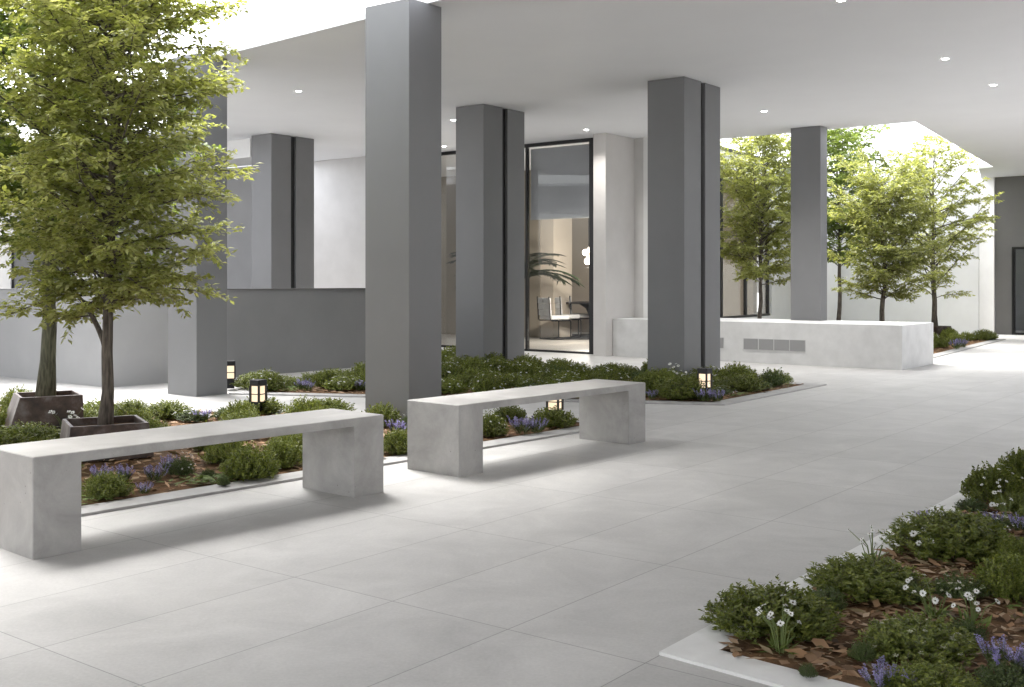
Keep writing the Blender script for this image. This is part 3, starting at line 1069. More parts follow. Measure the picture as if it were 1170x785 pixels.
cnt.append(tree("tree", "fresh green tree top farthest back against the white court wall", T6, 4.6, 1.5, pf(1.0, 0.42, 0.7, 0.5), 110, 0.055, 16, 0.085, M['leaf_green'], M['bark'], el0=(0.2, 1.0))[1])
open("/tmp/cnt","w").write(str(cnt))

# ================================================================== PLANTERS
def planter(p, wt, wb, h, rz, label, skew=(0, 0)):
    e = empty("planter", (p.x, p.y, 0), rz)
    tag(e, label, "planter", "rusted steel tree planters", kind='thing')
    a, b = wt / 2, wb / 2
    i = a - 0.022
    bt = [(-b + skew[0], -b + skew[1]), (b + skew[0], -b + skew[1]), (b + skew[0], b + skew[1]), (-b + skew[0], b + skew[1])]
    tp = [(-a, -a), (a, -a), (a, a), (-a, a)]
    ti = [(-i, -i), (i, -i), (i, i), (-i, i)]
    mb = MB()
    mb.v = [(*q, 0.02) for q in bt] + [(*q, h) for q in tp] + [(*q, h) for q in ti] + [(*q, h - 0.09) for q in ti]
    for k in range(4):
        j = (k + 1) % 4
        mb.f += [(k, j, 4 + j, 4 + k), (4 + k, 4 + j, 8 + j, 8 + k), (8 + k, 8 + j, 12 + j, 12 + k)]
    mb.build("shell", M['corten'], e, 0.002)
    mb = MB(); mb.poly([(*q, h - 0.05) for q in ti]); mb.build("soil_fill", M['soil'], e)
    return e
planter(T1 + Vector((0.0, 0.0)), 0.50, 0.56, 0.255, R(28), "low rusty steel planter round the slim tree trunk")
planter(T2 + Vector((0.02, 0.0)), 0.46, 0.56, 0.32, R(30), "tall rusty steel planter with slanting sides at far left", (-0.05, -0.02))
planter(T5, 0.48, 0.38, 0.26, R(30), "small rusty planter in the back court right of the block")

# ================================================================== SHRUB AND FLOWER PROTOTYPES
def shrub_mesh(name, seed, rx, h, n_sprig, lpl, leaf, m, upright=0.7, shell=0.45):
    rng = np.random.default_rng(seed)
    lob = [(rng.uniform(0, 6.28), rng.uniform(0.8, 1.25)) for _ in range(5)]
    P, D, Nn = [], [], []
    stems = MB()
    for s in range(n_sprig):
        az = rng.uniform(0, 2 * math.pi)
        cz = rng.uniform(0.02, 1) ** 0.8
        el = math.asin(cz)
        k = 1.0
        for la, lk in lob:
            k += 0.16 * (lk - 1) * 4 * max(0, math.cos(az - la)) ** 3
        r = shell + (1 - shell) * rng.random() ** 0.6
        tipp = Vector((math.cos(az) * math.cos(el) * rx * k * r, math.sin(az) * math.cos(el) * rx * k * r, h * (0.10 + 0.9 * math.sin(el)) * r * rng.uniform(0.85, 1.13)))
        out = Vector((math.cos(az) * math.cos(el), math.sin(az) * math.cos(el), math.sin(el) + upright)).normalized()
        out = (out + Vector(rng.normal(0, 0.22, 3))).normalized()
        ln = rng.uniform(0.6, 1.2) * leaf * 4.2
        base = tipp - out * ln
        if base.z < 0.0: base.z = 0.0
        if s % 4 == 0:
            stems.tube([(0.25 * base.x, 0.25 * base.y, 0), base, tipp], [0.003, 0.002, 0.001], 3, False)
        X = out.orthogonal().normalized(); Yv = out.cross(X)
        for q in range(lpl):
            f = (q + 0.5) / lpl
            ph = q * 2.4 + rng.uniform(0, 0.6)
            p = base.lerp(tipp, f)
            rad = X * math.cos(ph) + Yv * math.sin(ph)
            d = out * (0.55 + 0.5 * f) + rad * 0.9 + Vector(rng.normal(0, 0.12, 3))
            P.append(tuple(p)); D.append(tuple(d)); Nn.append(tuple(out * 0.9 - rad * 0.4))
    n = len(P)
    Ls = rng.uniform(0.7, 1.25, n) * leaf
    v, t = leaves_np(P, D, Nn, Ls, Ls * rng.uniform(0.45, 0.65, n), 0.2)
    me_o = mesh_np(name, v, t, m)
    st_o = stems.build("stem", M['bark'])
    a, b = me_o.data, st_o.data
    bpy.data.objects.remove(me_o); bpy.data.objects.remove(st_o)
    return a, b

def petals_mesh(rad, seed, m, n=11, eye=True):
    """a daisy head facing +z: petals and eye"""
    rng = np.random.default_rng(seed)
    P, D, Nn = [], [], []
    for k in range(n):
        a = 2 * math.pi * k / n + rng.normal(0, 0.1)
        P.append((0.15 * rad * math.cos(a), 0.15 * rad * math.sin(a), 0))
        D.append((math.cos(a), math.sin(a), rng.normal(0.05, 0.15)))
        Nn.append((0, 0, 1))
    v, t = leaves_np(P, D, Nn, rng.uniform(0.85, 1.05, n) * rad, np.full(n, rad * 0.55), 0.05)
    return v, t

def flower_patch(name, pts, dirs, rad, seed, m):
    """many small heads in one mesh"""
    vs, ts, b = [], [], 0
    for k, (p, d) in enumerate(zip(pts, dirs)):
        v, t = petals_mesh(rad, seed + k, m, 6)
        q = Vector(d).normalized().to_track_quat('Z', 'Y').to_matrix()
        v = v @ np.array(q).T + np.array(p)
        vs.append(v); ts.append(t + b); b += len(v)
    o = mesh_np(name, np.concatenate(vs), np.concatenate(ts), m)
    me = o.data
    bpy.data.objects.remove(o)
    return me

SH_NEAR = [shrub_mesh("shrub", 100 + i, 0.24, 0.24, 820, 13, 0.021, M['shrub'], 0.6, 0.4) for i in range(3)]
SH_MID = [shrub_mesh("shrub", 200 + i, 0.25, 0.25, 520, 10, 0.025, M['shrub'], 0.55, 0.4) for i in range(4)]
SH_BLUE = [shrub_mesh("shrub", 300 + i, 0.20, 0.20, 330, 11, 0.020, M['shrub_blue'], 0.5, 0.4) for i in range(2)]
SH_LOOSE = [shrub_mesh("shrub", 400, 0.22, 0.34, 150, 9, 0.034, M['shrub_blue'], 0.6, 0.2)]

def head_points(seed, n, rx, h):
    rng = np.random.default_rng(seed)
    P, D = [], []
    for k in range(n):
        az = rng.uniform(0, 6.283); el = math.asin(rng.uniform(0.25, 1))
        d = Vector((math.cos(az) * math.cos(el), math.sin(az) * math.cos(el), math.sin(el)))
        P.append((d.x * rx * 1.02, d.y * rx * 1.02, h * (0.1 + 0.9 * d.z) * 1.04)); D.append((d.x, d.y, d.z + 0.7))
    return P, D
hp_, hd_ = head_points(1, 34, 0.24, 0.24)
BLOOM_W = flower_patch("blossoms", hp_, hd_, 0.013, 10, M['petal_white'])
hp_, hd_ = head_points(2, 26, 0.20, 0.20)
BLOOM_C = flower_patch("blossoms", hp_, hd_, 0.013, 60, M['petal_cream'])

def lavender_meshes(seed, n, spread, h):
    rng = np.random.default_rng(seed)
    st = MB(); P, D, Nn = [], [], []; LP, LD, LN = [], [], []
    for k in range(n):
        a, r = rng.uniform(0, 6.283), spread * math.sqrt(rng.random())
        b = Vector((0.45 * r * math.cos(a), 0.45 * r * math.sin(a), 0))
        hh = h * rng.uniform(0.65, 1.1)
        tp = Vector((r * math.cos(a) + rng.normal(0, .008), r * math.sin(a) + rng.normal(0, .008), hh))
        st.tube([b, b.lerp(tp, .5) + Vector((0, 0, .01)), tp], [.0018, .0015, .001], 4, False)
        ax = (tp - b).normalized()
        for q in range(26):
            f = q / 26
            p = tp - ax * (0.062 * (1 - f))
            ph = rng.uniform(0, 6.283)
            X = ax.orthogonal().normalized(); Yv = ax.cross(X)
            rd_ = X * math.cos(ph) + Yv * math.sin(ph)
            P.append(tuple(p)); D.append(tuple(rd_ + ax * 0.5)); Nn.append(tuple(ax))
        for q in range(7):
            ph = rng.uniform(0, 6.283)
            p = b.lerp(tp, rng.uniform(0, .55))
            LP.append(tuple(p)); LD.append((math.cos(ph), math.sin(ph), rng.uniform(.4, 1.6))); LN.append((rng.normal(0, .3), rng.normal(0, .3), 1))
    rng2 = np.random.default_rng(seed + 1)
    v, t = leaves_np(P, D, Nn, rng2.uniform(.009, .016, len(P)), rng2.uniform(.006, .010, len(P)), .2)
    fo = mesh_np("blossoms", v, t, M['petal_violet']); fm = fo.data; bpy.data.objects.remove(fo)
    v, t = leaves_np(LP, LD, LN, rng2.uniform(.03, .055, len(LP)), rng2.uniform(.006, .010, len(LP)), .1)
    lo = mesh_np("leaves", v, t, M['shrub_blue']); lm = lo.data; bpy.data.objects.remove(lo)
    so = st.build("stem", M['stalk']); sm_ = so.data; bpy.data.objects.remove(so)
    return lm, fm, sm_
LAV = [lavender_meshes(500 + 10 * i, 26, 0.11, 0.13) for i in range(2)]

def daisy(loc, n, spread, h, rad, seed, label, group=None):
    """a clump of single daisies: stems, basal leaves and every flower head a part"""
    rng = np.random.default_rng(seed)
    e = empty("daisy_clump", (*loc, 0.02))
    tag(e, label, "flowers", group)
    placed.append((loc[0], loc[1], spread + 0.04)); placed.append((loc[0], loc[1] - 0.12, 0.10))
    st = MB(); LP, LD = [], []
    heads = []
    for k in range(n):
        a, r = rng.uniform(0, 6.283), spread * math.sqrt(rng.random())
        tp = Vector((r * math.cos(a), r * math.sin(a), h * rng.uniform(.6, 1.1)))
        b = Vector((tp.x * .2, tp.y * .2, 0))
        mid = b.lerp(tp, .5) + Vector((-tp.x * .12, -tp.y * .12, .02))
        st.tube([b, mid, tp], [.0022, .0018, .0013], 5, False)
        heads.append((tp, (tp - mid).normalized() + Vector((rng.normal(0, .25), -.45 + rng.normal(0, .25), .3))))
    for q in range(26):
        ph = rng.uniform(0, 6.283)
        LP.append((rng.normal(0, .02), rng.normal(0, .02), .005)); LD.append((math.cos(ph), math.sin(ph), rng.uniform(.1, .9)))
    st.build("stem", M['stalk'], e)
    v, t = leaves_np(LP, LD, [(0, 0, 1)] * len(LP), rng.uniform(.04, .08, len(LP)), rng.uniform(.010, .018, len(LP)), .12)
    mesh_np("leaves", v, t, M['moss'], e)
    v, t = petals_mesh(rad, seed, M['petal_white'], 13)
    for k, (tp, d) in enumerate(heads):
        q = d.normalized().to_track_quat('Z', 'Y')
        if k == 0:
            fo = mesh_np("flower", v, t, M['petal_white'], e)
            ey = MB(); ey.sphere((0, 0, .001), rad * .22, 8); eo = ey.build("eye", M['flower_eye'], fo)
            f0, e0 = fo, eo
        else:
            fo = f0.copy(); C.objects.link(fo); fo.parent = e
            eo = e0.copy(); C.objects.link(eo); eo.parent = fo
        fo.location = tp
        fo.rotation_euler = q.to_euler()
        s = rng.uniform(.75, 1.15); fo.scale = (s, s, s)
    return e

PR = random.Random(5)
placed = []
def shrub(p, kind, sx, sz, label, group=None, bloom=None, name="shrub"):
    """a plant of its own: foliage mesh + stem (+ blossoms)"""
    lib = {'near': SH_NEAR, 'mid': SH_MID, 'blue': SH_BLUE, 'loose': SH_LOOSE}[kind]
    a, b = lib[PR.randrange(len(lib))]
    o = empty(name, (p[0], p[1], 0.02), PR.uniform(0, 6.283))
    tag(o, label, "shrub", group)
    for nm, me in (("foliage", a), ("stem", b)):
        c = bpy.data.objects.new(nm, me); C.objects.link(c); c.parent = o
    if bloom:
        c = bpy.data.objects.new("blossoms", BLOOM_W if bloom == 'w' else BLOOM_C); C.objects.link(c); c.parent = o
    q = sx * PR.uniform(.93, 1.07)
    o.scale = (q, q * PR.uniform(.9, 1.1), sz)
    placed.append((p[0], p[1], 0.24 * sx))
    return o

def lavender(p, s, label, group=None):
    lm, fm, sm_ = LAV[PR.randrange(2)]
    o = empty("lavender", (p[0], p[1], 0.02), PR.uniform(0, 6.28))
    tag(o, label, "flowers", group)
    for nm, me in (("leaves", lm), ("blossoms", fm), ("stem", sm_)):
        c = bpy.data.objects.new(nm, me); C.objects.link(c); c.parent = o
    s *= 0.85
    placed.append((p[0], p[1], 0.11 * s)); placed.append((p[0], p[1] - 0.13, 0.10))
    o.scale = (s, s, s * 0.9)
    return o

def by_px(x, y_base, w_px, y_top, ref_w=0.50, ref_h=0.25):
    p = G(x, y_base, 0.02)
    r = w_px * p.y / F / 2
    p = p * (1 + 0.8 * r / p.y)
    zt_ = CH - (y_top - HZ) * p.y / F
    return p, w_px * p.y / F / ref_w, max(0.08, zt_ - 0.02) / ref_h * 0.97

def scatter(poly, n, seed, dmin, fn, margin=0.08, avoid=()):
    rng = random.Random(seed)
    pin = inset(poly, margin)
    xs = [p[0] for p in pin]; ys = [p[1] for p in pin]
    k = 0; tries = 0
    while k < n and tries < 20000:
        tries += 1
        p = (rng.uniform(min(xs), max(xs)), rng.uniform(min(ys), max(ys)))
        if not inside(p, pin): continue
        if any((p[0] - q[0]) ** 2 + (p[1] - q[1]) ** 2 < max(dmin, q[2] * 0.95) ** 2 for q in placed): continue
        if any((p[0] - q[0]) ** 2 + (p[1] - q[1]) ** 2 < q[2] ** 2 for q in avoid): continue
        if not (-0.56 < p[0] / p[1] < 0.56): continue
        fn(p, rng); k += 1
    return k
# ---- near right bed: every plant named
for (x, y, wd, yt, kind, bloom, label) in [
    (885, 738, 150, 664, 'near', None, "bushy dark green shrub at the pointed corner of the right bed"),
    (990, 692, 130, 634, 'near', None, "bushy green shrub second along the kerb of the right bed"),
    (1092, 645, 140, 580, 'near', None, "wide dark green shrub third along the kerb of the right bed"),
    (1136, 578, 72, 528, 'near', 'w', "upright shrub dotted with white flowers by the right bed kerb"),
    (1172, 556, 70, 510, 'near', None, "dark shrub farthest along the right bed at the photo edge"),
    (1160, 690, 90, 628, 'near', None, "dark shrub at the right edge below the wide kerb shrub"),
    (1048, 765, 140, 704, 'near', 'c', "low shrub with cream flower heads at the bottom of the right bed"),
    (1094, 690, 70, 650, 'blue', 'c', "small bluish shrub with faded cream flowers in the right bed"),
    (1062, 812, 110, 760, 'near', None, "green shrub cut off by the bottom edge of the photo"),
    (1150, 800, 90, 762, 'blue', None, "dark tuft below the big lavender at the bottom right corner"),
    (945, 700, 60, 664, 'blue', None, "small bluish shrub between the first two kerb shrubs"),
    (1128, 612, 60, 584, 'blue', 'w', "low white dotted plant behind the wide kerb shrub"),
    (1105, 738, 56, 712, 'blue', None, "low bluish tuft beside the cream flowered shrub"),
    (1163, 655, 60, 612, 'near', None, "dark shrub at the photo edge behind the wide kerb shrub"),
    (985, 760, 40, 742, 'blue', None, "small bluish tuft on the bark left of the cream flowered shrub"),
    (1040, 690, 40, 668, 'blue', None, "small bluish tuft beside the second kerb shrub"),
]:
    p, sx, sz = by_px(x, y, wd * 1.13, yt)
    shrub(p, kind, sx, sz, label, None, bloom)
shrub(G(923, 772, .02), 'blue', 0.17, 0.2, "tiny dark seedling on the bark in front of the corner shrub")
daisy(G(893, 752), 14, 0.085, 0.15, 0.0125, 21, "clump of tall white daisies in front of the corner shrub")
daisy(G(997, 648), 11, 0.11, 0.15, 0.010, 22, "sparse thin white flowers leaning over the pale kerb")
daisy(G(1068, 712), 9, 0.12, 0.13, 0.011, 23, "loose white daisies in the middle of the right bed")
daisy(G(1112, 722), 9, 0.10, 0.13, 0.011, 24, "loose white daisies beside the bare bark at right")
daisy(G(1056, 640), 8, 0.07, 0.10, 0.016, 25, "large white flower heads in front of the wide kerb shrub")
daisy(G(1152, 602), 9, 0.12, 0.14, 0.015, 26, "white daisies under the white dotted upright shrub")
lavender(G(1012, 800), 0.8, "violet lavender at the bottom edge below the cream shrub")
lavender(G(1040, 800), 0.6, "second small violet lavender beside the cream flowered shrub")
lavender(G(1146, 772), 0.9, "largest violet lavender near the bottom right corner")
lavender(G(1178, 785), 0.9, "violet lavender cut by the right edge of the photo")
lavender(G(1135, 608), 0.75, "violet lavender behind the wide kerb shrub")
lavender(G(1168, 612), 0.75, "violet lavender at the right edge behind the wide shrub")
lavender(G(1056, 600), 0.5, "few violet spikes at the kerb end of the wide shrub")

nb3 = scatter(IN3, 20, 44, 0.17, lambda p, r: shrub(p, r.choice(('blue', 'near', 'mid')), r.uniform(.3, .55), r.uniform(.25, .5), "small low green plant filling the bark of the near right bed", "filler plants in the right bed"), 0.05)
# ---- tree bed behind the benches
G1 = "shrubs in the tree bed"
for (x, y, wd, yt, kind, bloom, label) in [
    (122, 572, 66, 538, 'mid', None, "yellow green shrub framed under the near bench at its left leg"),
    (284, 550, 74, 506, 'mid', None, "full green shrub framed in the middle under the near bench"),
    (322, 536, 60, 500, 'mid', None, "green shrub framed under the near bench by its right leg"),
    (207, 545, 42, 515, 'blue', 'w', "small white flowered shrub framed under the near bench"),
    (304, 545, 36, 522, 'blue', None, "small bluish shrub framed under the near bench"),
    (238, 548, 24, 534, 'blue', None, "tiny green tuft near the kerb under the near bench"),
    (255, 556, 20, 545, 'blue', None, "tiny green tuft on the kerb edge under the near bench"),
    (455, 520, 46, 489, 'mid', None, "green shrub between the two benches close to the kerb"),
    (436, 488, 44, 460, 'mid', None, "green shrub between the two benches at the foot of the big column"),
    (468, 490, 30, 470, 'blue', 'w', "white flowered shrub between the benches touching the far bench"),
    (560, 500, 50, 470, 'mid', 'w', "white flowered shrub framed under the far bench by its left leg"),
    (632, 490, 58, 464, 'mid', None, "green shrub framed under the far bench below the lit lamp"),
    (582, 482, 46, 462, 'mid', None, "green shrub framed under the far bench behind the lavender"),
    (372, 474, 64, 455, 'mid', None, "green shrub peeping over the right end of the near bench"),
    (298, 474, 62, 452, 'mid', None, "green shrub round the foot of the lamp above the near bench"),
    (262, 480, 54, 459, 'blue', 'w', "white flowered plant left of the lamp above the near bench"),
    (222, 483, 56, 464, 'blue', 'w', "white flowered plant above the near bench between tree and lamp"),
    (190, 480, 54, 456, 'mid', None, "green shrub above the near bench right of the low planter"),
    (150, 478, 54, 455, 'mid', None, "green shrub behind the low rusty planter"),
    (112, 480, 54, 456, 'mid', None, "green shrub between the two rusty planters"),
    (28, 512, 84, 482, 'mid', None, "green shrub in front of the tall rusty planter"),
    (72, 506, 46, 486, 'blue', 'w', "white flowered plant between the tall planter and the near bench"),
    (-6, 495, 50, 464, 'mid', None, "green shrub at the left edge beside the tall planter"),
]:
    p, sx, sz = by_px(x, y, wd, yt)
    shrub(p, kind, sx, sz, label, None, bloom)
for (x, y, s, label) in [
    (118, 556, 1.0, "violet lavender behind the yellow green shrub under the near bench"),
    (138, 554, .9, "second violet lavender behind the yellow green shrub under the near bench"),
    (176, 553, .9, "violet lavender framed near the middle under the near bench"),
    (190, 544, 1.0, "taller violet lavender beside the white flowered shrub under the near bench"),
    (164, 568, .6, "low violet lavender closest to the kerb under the near bench"),
    (455, 502, 1.2, "violet lavender between the two benches"),
    (598, 498, 1.3, "violet lavender framed in the middle under the far bench"),
    (612, 497, 1.1, "violet lavender beside the green shrub under the far bench"),
    (232, 484, .9, "few violet spikes above the near bench beside the tree bed path"),
]:
    lavender(G(x, y), s, label)
daisy(G(76, 500), 12, .12, .20, .018, 31, "white flowers standing against the low rusty planter")

AV = [(T1.x, T1.y, .42), (T2.x, T2.y, .45)]
nb = scatter(IN1, 34, 41, 0.34, lambda p, r: shrub(p, 'mid', r.uniform(.55, .95), r.uniform(.5, .85), "small green shrub filling the tree bed behind the near bench", "filler shrubs in the tree bed"), 0.15, AV)

# ---- column bed
for (x, y, wd, yt, kind, bloom, label) in [
    (297, 445, 72, 424, 'mid', None, "green shrub left of the gap in front of the low grey wall"),
    (328, 443, 46, 429, 'mid', None, "lower green shrub beside the gap in front of the low grey wall"),
    (362, 440, 54, 424, 'mid', None, "taller green shrub right of the gap in front of the low grey wall"),
    (396, 447, 58, 428, 'mid', 'w', "white flowered shrub in front of the low grey wall near the big column"),
    (385, 436, 60, 421, 'mid', None, "green shrub behind the white flowered one by the low grey wall"),
    (424, 444, 40, 420, 'mid', None, "green shrub half hidden by the left side of the big column"),
    (884, 443, 44, 424, 'loose', None, "loose leafy plant at the right tip of the column bed"),
    (785, 458, 74, 428, 'mid', None, "dense shrub in the column bed just left of the lit bollard"),
    (846, 448, 60, 427, 'mid', None, "dense shrub in the column bed just right of the lit bollard"),
    (866, 446, 44, 432, 'blue', None, "low bluish shrub near the right tip of the column bed"),
    (748, 452, 66, 427, 'mid', None, "dense shrub in the column bed at the end of the far bench"),
    (822, 452, 46, 440, 'blue', 'w', "low white flowered plant behind the lit bollard"),
]:
    p, sx, sz = by_px(x, y, wd, yt)
    shrub(p, kind, sx, sz, label, None, bloom)
for (x, y, s, label) in [
    (344, 447, 1.1, "violet lavender in the gap before the low grey wall"),
    (353, 448, 1.0, "second violet lavender in the gap before the low grey wall"),
    (412, 448, 1.1, "violet lavender beside the big column before the low wall"),
    (806, 460.5, 1.2, "violet lavender right in front of the lit bollard"),
    (818, 460.5, 1.1, "violet lavender just right of the lit bollard foot"),
    (744, 458, .9, "violet lavender at the end of the far bench"),
]:
    lavender(G(x, y), s, label)
daisy(G(776, 446), 10, .14, .26, .02, 33, "tall pale flower heads at the foot of the right split column")
cols_av = [(-.39 + .28, 15.0 + .52, .55), (2.05 + .09, 13.0 + .52, .55), (-.89, 9.75, .4)]
nb2 = scatter(IN2, 62, 42, 0.36, lambda p, r: shrub(p, 'blue' if r.random() < .2 else 'mid', r.uniform(.75, 1.2), r.uniform(.6, 1.08), "dense green shrub in the mass behind the far bench", "dense shrubs in the column bed", 'w' if r.random() < .4 else None), 0.06, cols_av + [(-2.1, 11.9, .55)])

# ---- back court bed
nb4 = scatter(IN4, 60, 43, 0.25, lambda p, r: shrub(p, 'mid', r.uniform(.75, 1.05), r.uniform(.7, 1.0), "low green shrub in the back court bed", "shrubs in the back court bed", 'w' if r.random() < .3 else None), 0.02, [(T5.x, T5.y, .4)])
lavender(G(1094, 400), 1.6, "violet lavender at the kerb of the back court bed")
lavender(G(1100, 398), 1.5, "second violet lavender at the kerb of the back court bed")
print("SCATTER", nb, nb2, nb4)

# ================================================================== BOLLARD LAMPS
def bollard(label):
    e = empty("bollard_lamp", (0, 0, 0))
    tag(e, label, "bollard lamp", "lit bollard lamps")
    h = 0.058
    mb = MB(); mb.cbox(-h * .8, h * .8, -h * .8, h * .8, 0, 0.105, .004); mb.build("base", M['lampblack'], e)
    mb = MB(); mb.cbox(-h, h, -h, h, 0.255, 0.31, .008); mb.build("cap", M['lampblack'], e, .004)
    mb = MB(); mb.cbox(-h + .014, h - .014, -h + .014, h - .014, .106, .254, .006); mb.build("lamp_glass", M['lampglow'], e)
    fr = MB()
    for sx in (-1, 1):
        for sy in (-1, 1):
            x0, y0 = sx * (h - .008), sy * (h - .008)
            fr.box(x0 - .008, x0 + .008, y0 - .008, y0 + .008, .105, .255)
    for z in (.105, .176):
        t0 = .008
        for s in (-1, 1):
            fr.box(-h + .016, h - .016, s * (h - .008) - .005, s * (h - .008) + .005, z, z + t0)
            fr.box(s * (h - .008) - .005, s * (h - .008) + .005, -h + .016, h - .016, z + .0003, z + t0 - .0003)
    fr.build("frame", M['lampblack'], e)
    return e
B0 = bollard("lit bollard lamp rising above the near bench")
spots = [(Vector((-2.31, 9.96)), R(62), "lit bollard lamp rising above the near bench"),
         (Vector((-3.185, 12.35)), R(20), "lit bollard lamp half hidden behind the plain left column"),
         (Vector((1.985, 11.27)), R(50), "lit bollard lamp in front of the right split column"),
         (Vector((0.366, 9.33)), R(65), "lit bollard lamp seen underneath the far bench")]
for i, (p, rz, lab) in enumerate(spots):
    o = B0 if i == 0 else copy_tree(B0)
    o.location = (p.x, p.y, 0.02); o.rotation_euler = (0, 0, rz); o['label'] = lab

# ================================================================== CEILING DOWNLIGHTS
def downlight():
    e = empty("downlight")
    tag(e, "small round white downlight", "downlight", "ceiling downlights")
    mb = MB()
    k = 24
    for r, z in ((.052, -.001), (.052, -.006), (.036, -.006), (.034, -.003)):
        for j in range(k):
            mb.v.append((r * math.cos(2 * math.pi * j / k), r * math.sin(2 * math.pi * j / k), z))
    for i in range(3):
        for j in range(k):
            a, b = i * k + j, i * k + (j + 1) % k
            mb.f.append((a, b, b + k, a + k))
    mb.build("trim_ring", M['trim'], e)
    mb = MB(); mb.lathe([(.034, -.005), (.034, -.003)], 24); mb.build("lens", M['spot'], e)
    ld = bpy.data.lights.new("downlight_beam", 'SPOT')
    ld.energy = 60; ld.spot_size = R(125); ld.spot_blend = 1.0; ld.shadow_soft_size = 0.045; ld.color = (1.0, 0.97, 0.93)
    lo = bpy.data.objects.new("beam", ld); C.objects.link(lo); lo.parent = e; lo.location = (0, 0, -0.02)
    return e
D0 = downlight()
for i, (x, y, lab) in enumerate([
    (341, 104, "small downlight alone on the ceiling between the two plain columns"),
    (518, 137, "upper of two small downlights beside the middle split column"),
    (507.5, 167, "lower of two small downlights beside the big column"),
    (670, 148, "small downlight just above the top of the tall window"),
    (873, 127, "small downlight just before the back court opening"),
    (1080, 67, "small downlight in the middle of the right ceiling"),
    (1135, 97, "small downlight nearest the right edge of the photo"),
    (961, 0, "small downlight cut by the top edge of the photo")]):
    Y = F * (CEIL - CH) / (HZ - y)
    p = atY(x, Y)
    o = D0 if i == 0 else copy_tree(D0)
    o.location = (p.x, p.y, CEIL); o['label'] = lab
    for c in o.children:
        if c.type == 'LIGHT':
            if i: c.data = c.data.copy()
            c.data.energy = (12, 30, 30, 22, 66, 9, 9, 6)[i]

# ================================================================== DINING ROOM CONTENTS
def chair(label):
    e = empty("dining_chair")
    tag(e, label, "chair", "grey dining chairs")
    mb = MB(); mb.cbox(-.24, .24, -.24, .24, .42, .50, .03); mb.build("seat", M['fabric'], e, .012)
    bk = MB()
    for i in range(3):
        for j in range(2):
            x0 = -.235 + .236 * j
            z0 = .50 + .125 * i
            bk.cbox(x0, x0 + .232, -.27 - .012 * i, -.20 - .012 * i, z0 + .002, z0 + .122, .02)
    bk.build("backrest", M['fabric'], e, .010)
    for s in (-1, 1):
        mb = MB(); mb.tube([(s * .25, -.285, .90), (s * .25, -.255, .42), (s * .25, -.22, .395), (s * .25, .21, .395), (s * .25, .24, .37), (s * .25, .24, .03), (s * .25, .21, .012), (s * .25, -.22, .012)], .0125, 8)
        mb.build("frame_tube", M['black'], e)
    mb = MB(); mb.tube([(-.25, -.22, .012), (.25, -.22, .012)], .0125, 8); mb.build("floor_bar", M['black'], e)
    return e
rz_c = math.atan2(-V.y, -V.x) - math.pi / 2
ch0 = chair("nearest grey quilted dining chair at the black table")
cpos = [(atY(634, 23.0), "nearest grey quilted dining chair at the black table"),
        (atY(646, 23.6), "second grey quilted dining chair along the black table"),
        (atY(657, 24.2), "farthest grey quilted dining chair along the black table")]
for i, (p, lab) in enumerate(cpos):
    o = ch0 if i == 0 else copy_tree(ch0)
    o.location = (p.x, p.y, .014); o.rotation_euler = (0, 0, R(-62)); o['label'] = lab
for p, lab in ((atY(838, 24.4), "grey chair faintly seen through the court window nearer the column"), (atY(862, 25.6), "grey chair faintly seen through the court window farther right")):
    o = copy_tree(ch0); o.location = (p.x, p.y, .5 if False else .014); o.rotation_euler = (0, 0, R(-62)); o['label'] = lab
tp = atY(687, 24.0)
e = empty("dining_table", (tp.x, tp.y, .014), R(20))
tag(e, "black dining table with a flared pedestal behind the window", "table")
mb = MB(); mb.lathe([(.80, .73), (.82, .74), (.82, .755), (.80, .765)], 40); mb.build("tabletop", M['black'], e)
mb = MB(); mb.lathe([(.17, 0), (.16, .04), (.20, .30), (.34, .62), (.50, .728)], 28); mb.build("pedestal", M['black'], e)
rg = MB(); rg.lathe([(1.25, .0), (1.25, .008)], 48); r_o = rg.build("round_disc", M['disc'], loc=(tp.x - .1, tp.y, .0135))  # flat dark disc on the room floor, wider than the tabletop
tag(r_o, "dark round rug under the black dining table", "disc")
pp = atY(672.5, 21.6)
e = empty("pendant_lamp", (pp.x, pp.y, CEIL))
tag(e, "pendant lamp with a cluster of glowing globes over the table", "lamp")
mb = MB(); mb.tube([(0, 0, -.004), (0, 0, -1.72)], .006); mb.lathe([(.06, -.03), (.06, -.005)], 20); mb.build("stem", M['black'], e)
for dx, dy, dz_ in ((-.06, 0, -1.85), (.04, .05, -1.80), (.02, -.06, -1.95), (-.02, .04, -2.02)):
    mb = MB(); mb.sphere((dx, dy, dz_), .065, 18); mb.build("globe", M['globe'], e, smooth=True)
pl = bpy.data.lights.new("pendant_light", 'POINT'); pl.energy = 32; pl.color = (1, .92, .82); pl.shadow_soft_size = .12
plo = bpy.data.objects.new("pendant_light", pl); C.objects.link(plo); plo.parent = e; plo.location = (0, 0, -2.2)
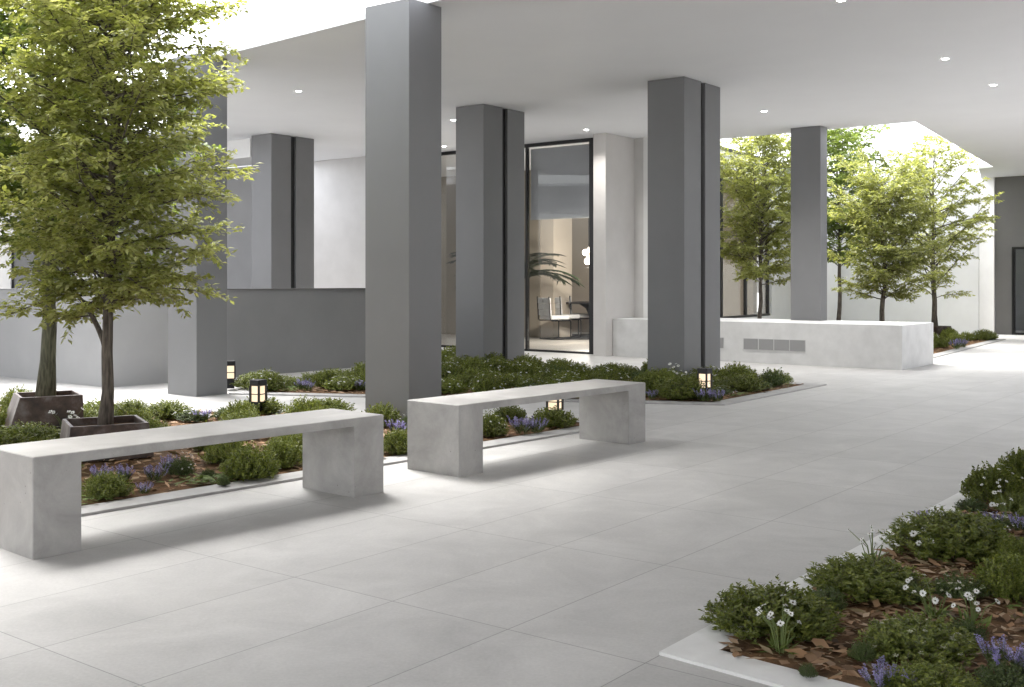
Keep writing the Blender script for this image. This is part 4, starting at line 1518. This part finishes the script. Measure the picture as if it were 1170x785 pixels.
# palm
pt = atY(582, 22.2)
e = empty("potted_palm", (pt.x, pt.y, .014))
tag(e, "dark green potted palm arching into the tall window view", "palm")
mb = MB(); mb.lathe([(.14, 0), (.19, .36), (.205, .38), (.18, .38)], 28); mb.build("pot", M['lampblack'], e, smooth=True)
mb = MB(); mb.tube([(0, 0, .3), (.01, 0, .6), (0, 0, 1.14)], [.05, .045, .04], 10); mb.build("trunk", M['bark'], e)
rng = np.random.default_rng(77)
stm = MB(); P, D, Nn = [], [], []
for k in range(24):
    az = k * 2.4 + rng.normal(0, .2); ln = rng.uniform(.8, 1.15); el = rng.uniform(.75, 1.35)
    pts = [Vector((0, 0, 1.1))]; pel = el
    for s in range(12):
        pel -= .115
        pts.append(pts[-1] + Vector((math.cos(az) * math.cos(pel), math.sin(az) * math.cos(pel), math.sin(pel))) * ln / 8)
    stm.tube(pts, [.010 - .0007 * i for i in range(13)], 5, False)
    for s in range(36):
        f = 2.5 + 9.4 * s / 36; i = min(11, int(f)); p = pts[i].lerp(pts[i + 1], f - i)
        ax = (pts[i + 1] - pts[i]).normalized(); sd_ = ax.cross(Vector((0, 0, 1))).normalized()
        for sg in (-1, 1):
            P.append(tuple(p)); D.append(tuple(ax * .8 + sd_ * sg + Vector((0, 0, -.25)))); Nn.append(tuple(Vector((0, 0, 1)) - ax * .3))
Ls = rng.uniform(.20, .30, len(P))
v, t = leaves_np(P, D, Nn, Ls, Ls * .11, .3)
mesh_np("fronds", v, t, M['palm'], e)
stm.build("frond_stem", M['palm'], e)

# lounge chair behind the far right door
lp = dw - V * 1.05 + U * 0.95
e = empty("lounge_chair", (lp.x, lp.y, .0), R(200))
tag(e, "round dark lounge chair with a pale cushion behind the glass door", "armchair")
mb = MB()
ang = [R(a_) for a_ in range(-20, 201, 20)]
out_ = [(.42 * math.cos(a_), .42 * math.sin(a_)) for a_ in ang]; inn_ = [(.32 * math.cos(a_), .32 * math.sin(a_)) for a_ in reversed(ang)]
mb.prism(out_ + inn_, .12, .68); mb.build("backrest", M['cushion'], e, .02)
mb = MB(); mb.lathe([(.30, .14), (.31, .2), (.31, .38), (.28, .42)], 28); mb.build("seat", M['cushion'], e, smooth=True)
mb = MB(); mb.cbox(-.17, .17, .02, .16, .42, .66, .03); mb.build("cushion", M['trim'], e, .02)
for q in range(4):
    a_ = R(45 + 90 * q); mb = MB(); mb.tube([(.26 * math.cos(a_), .26 * math.sin(a_), 0), (.24 * math.cos(a_), .24 * math.sin(a_), .14)], .014); mb.build("leg", M['black'], e)
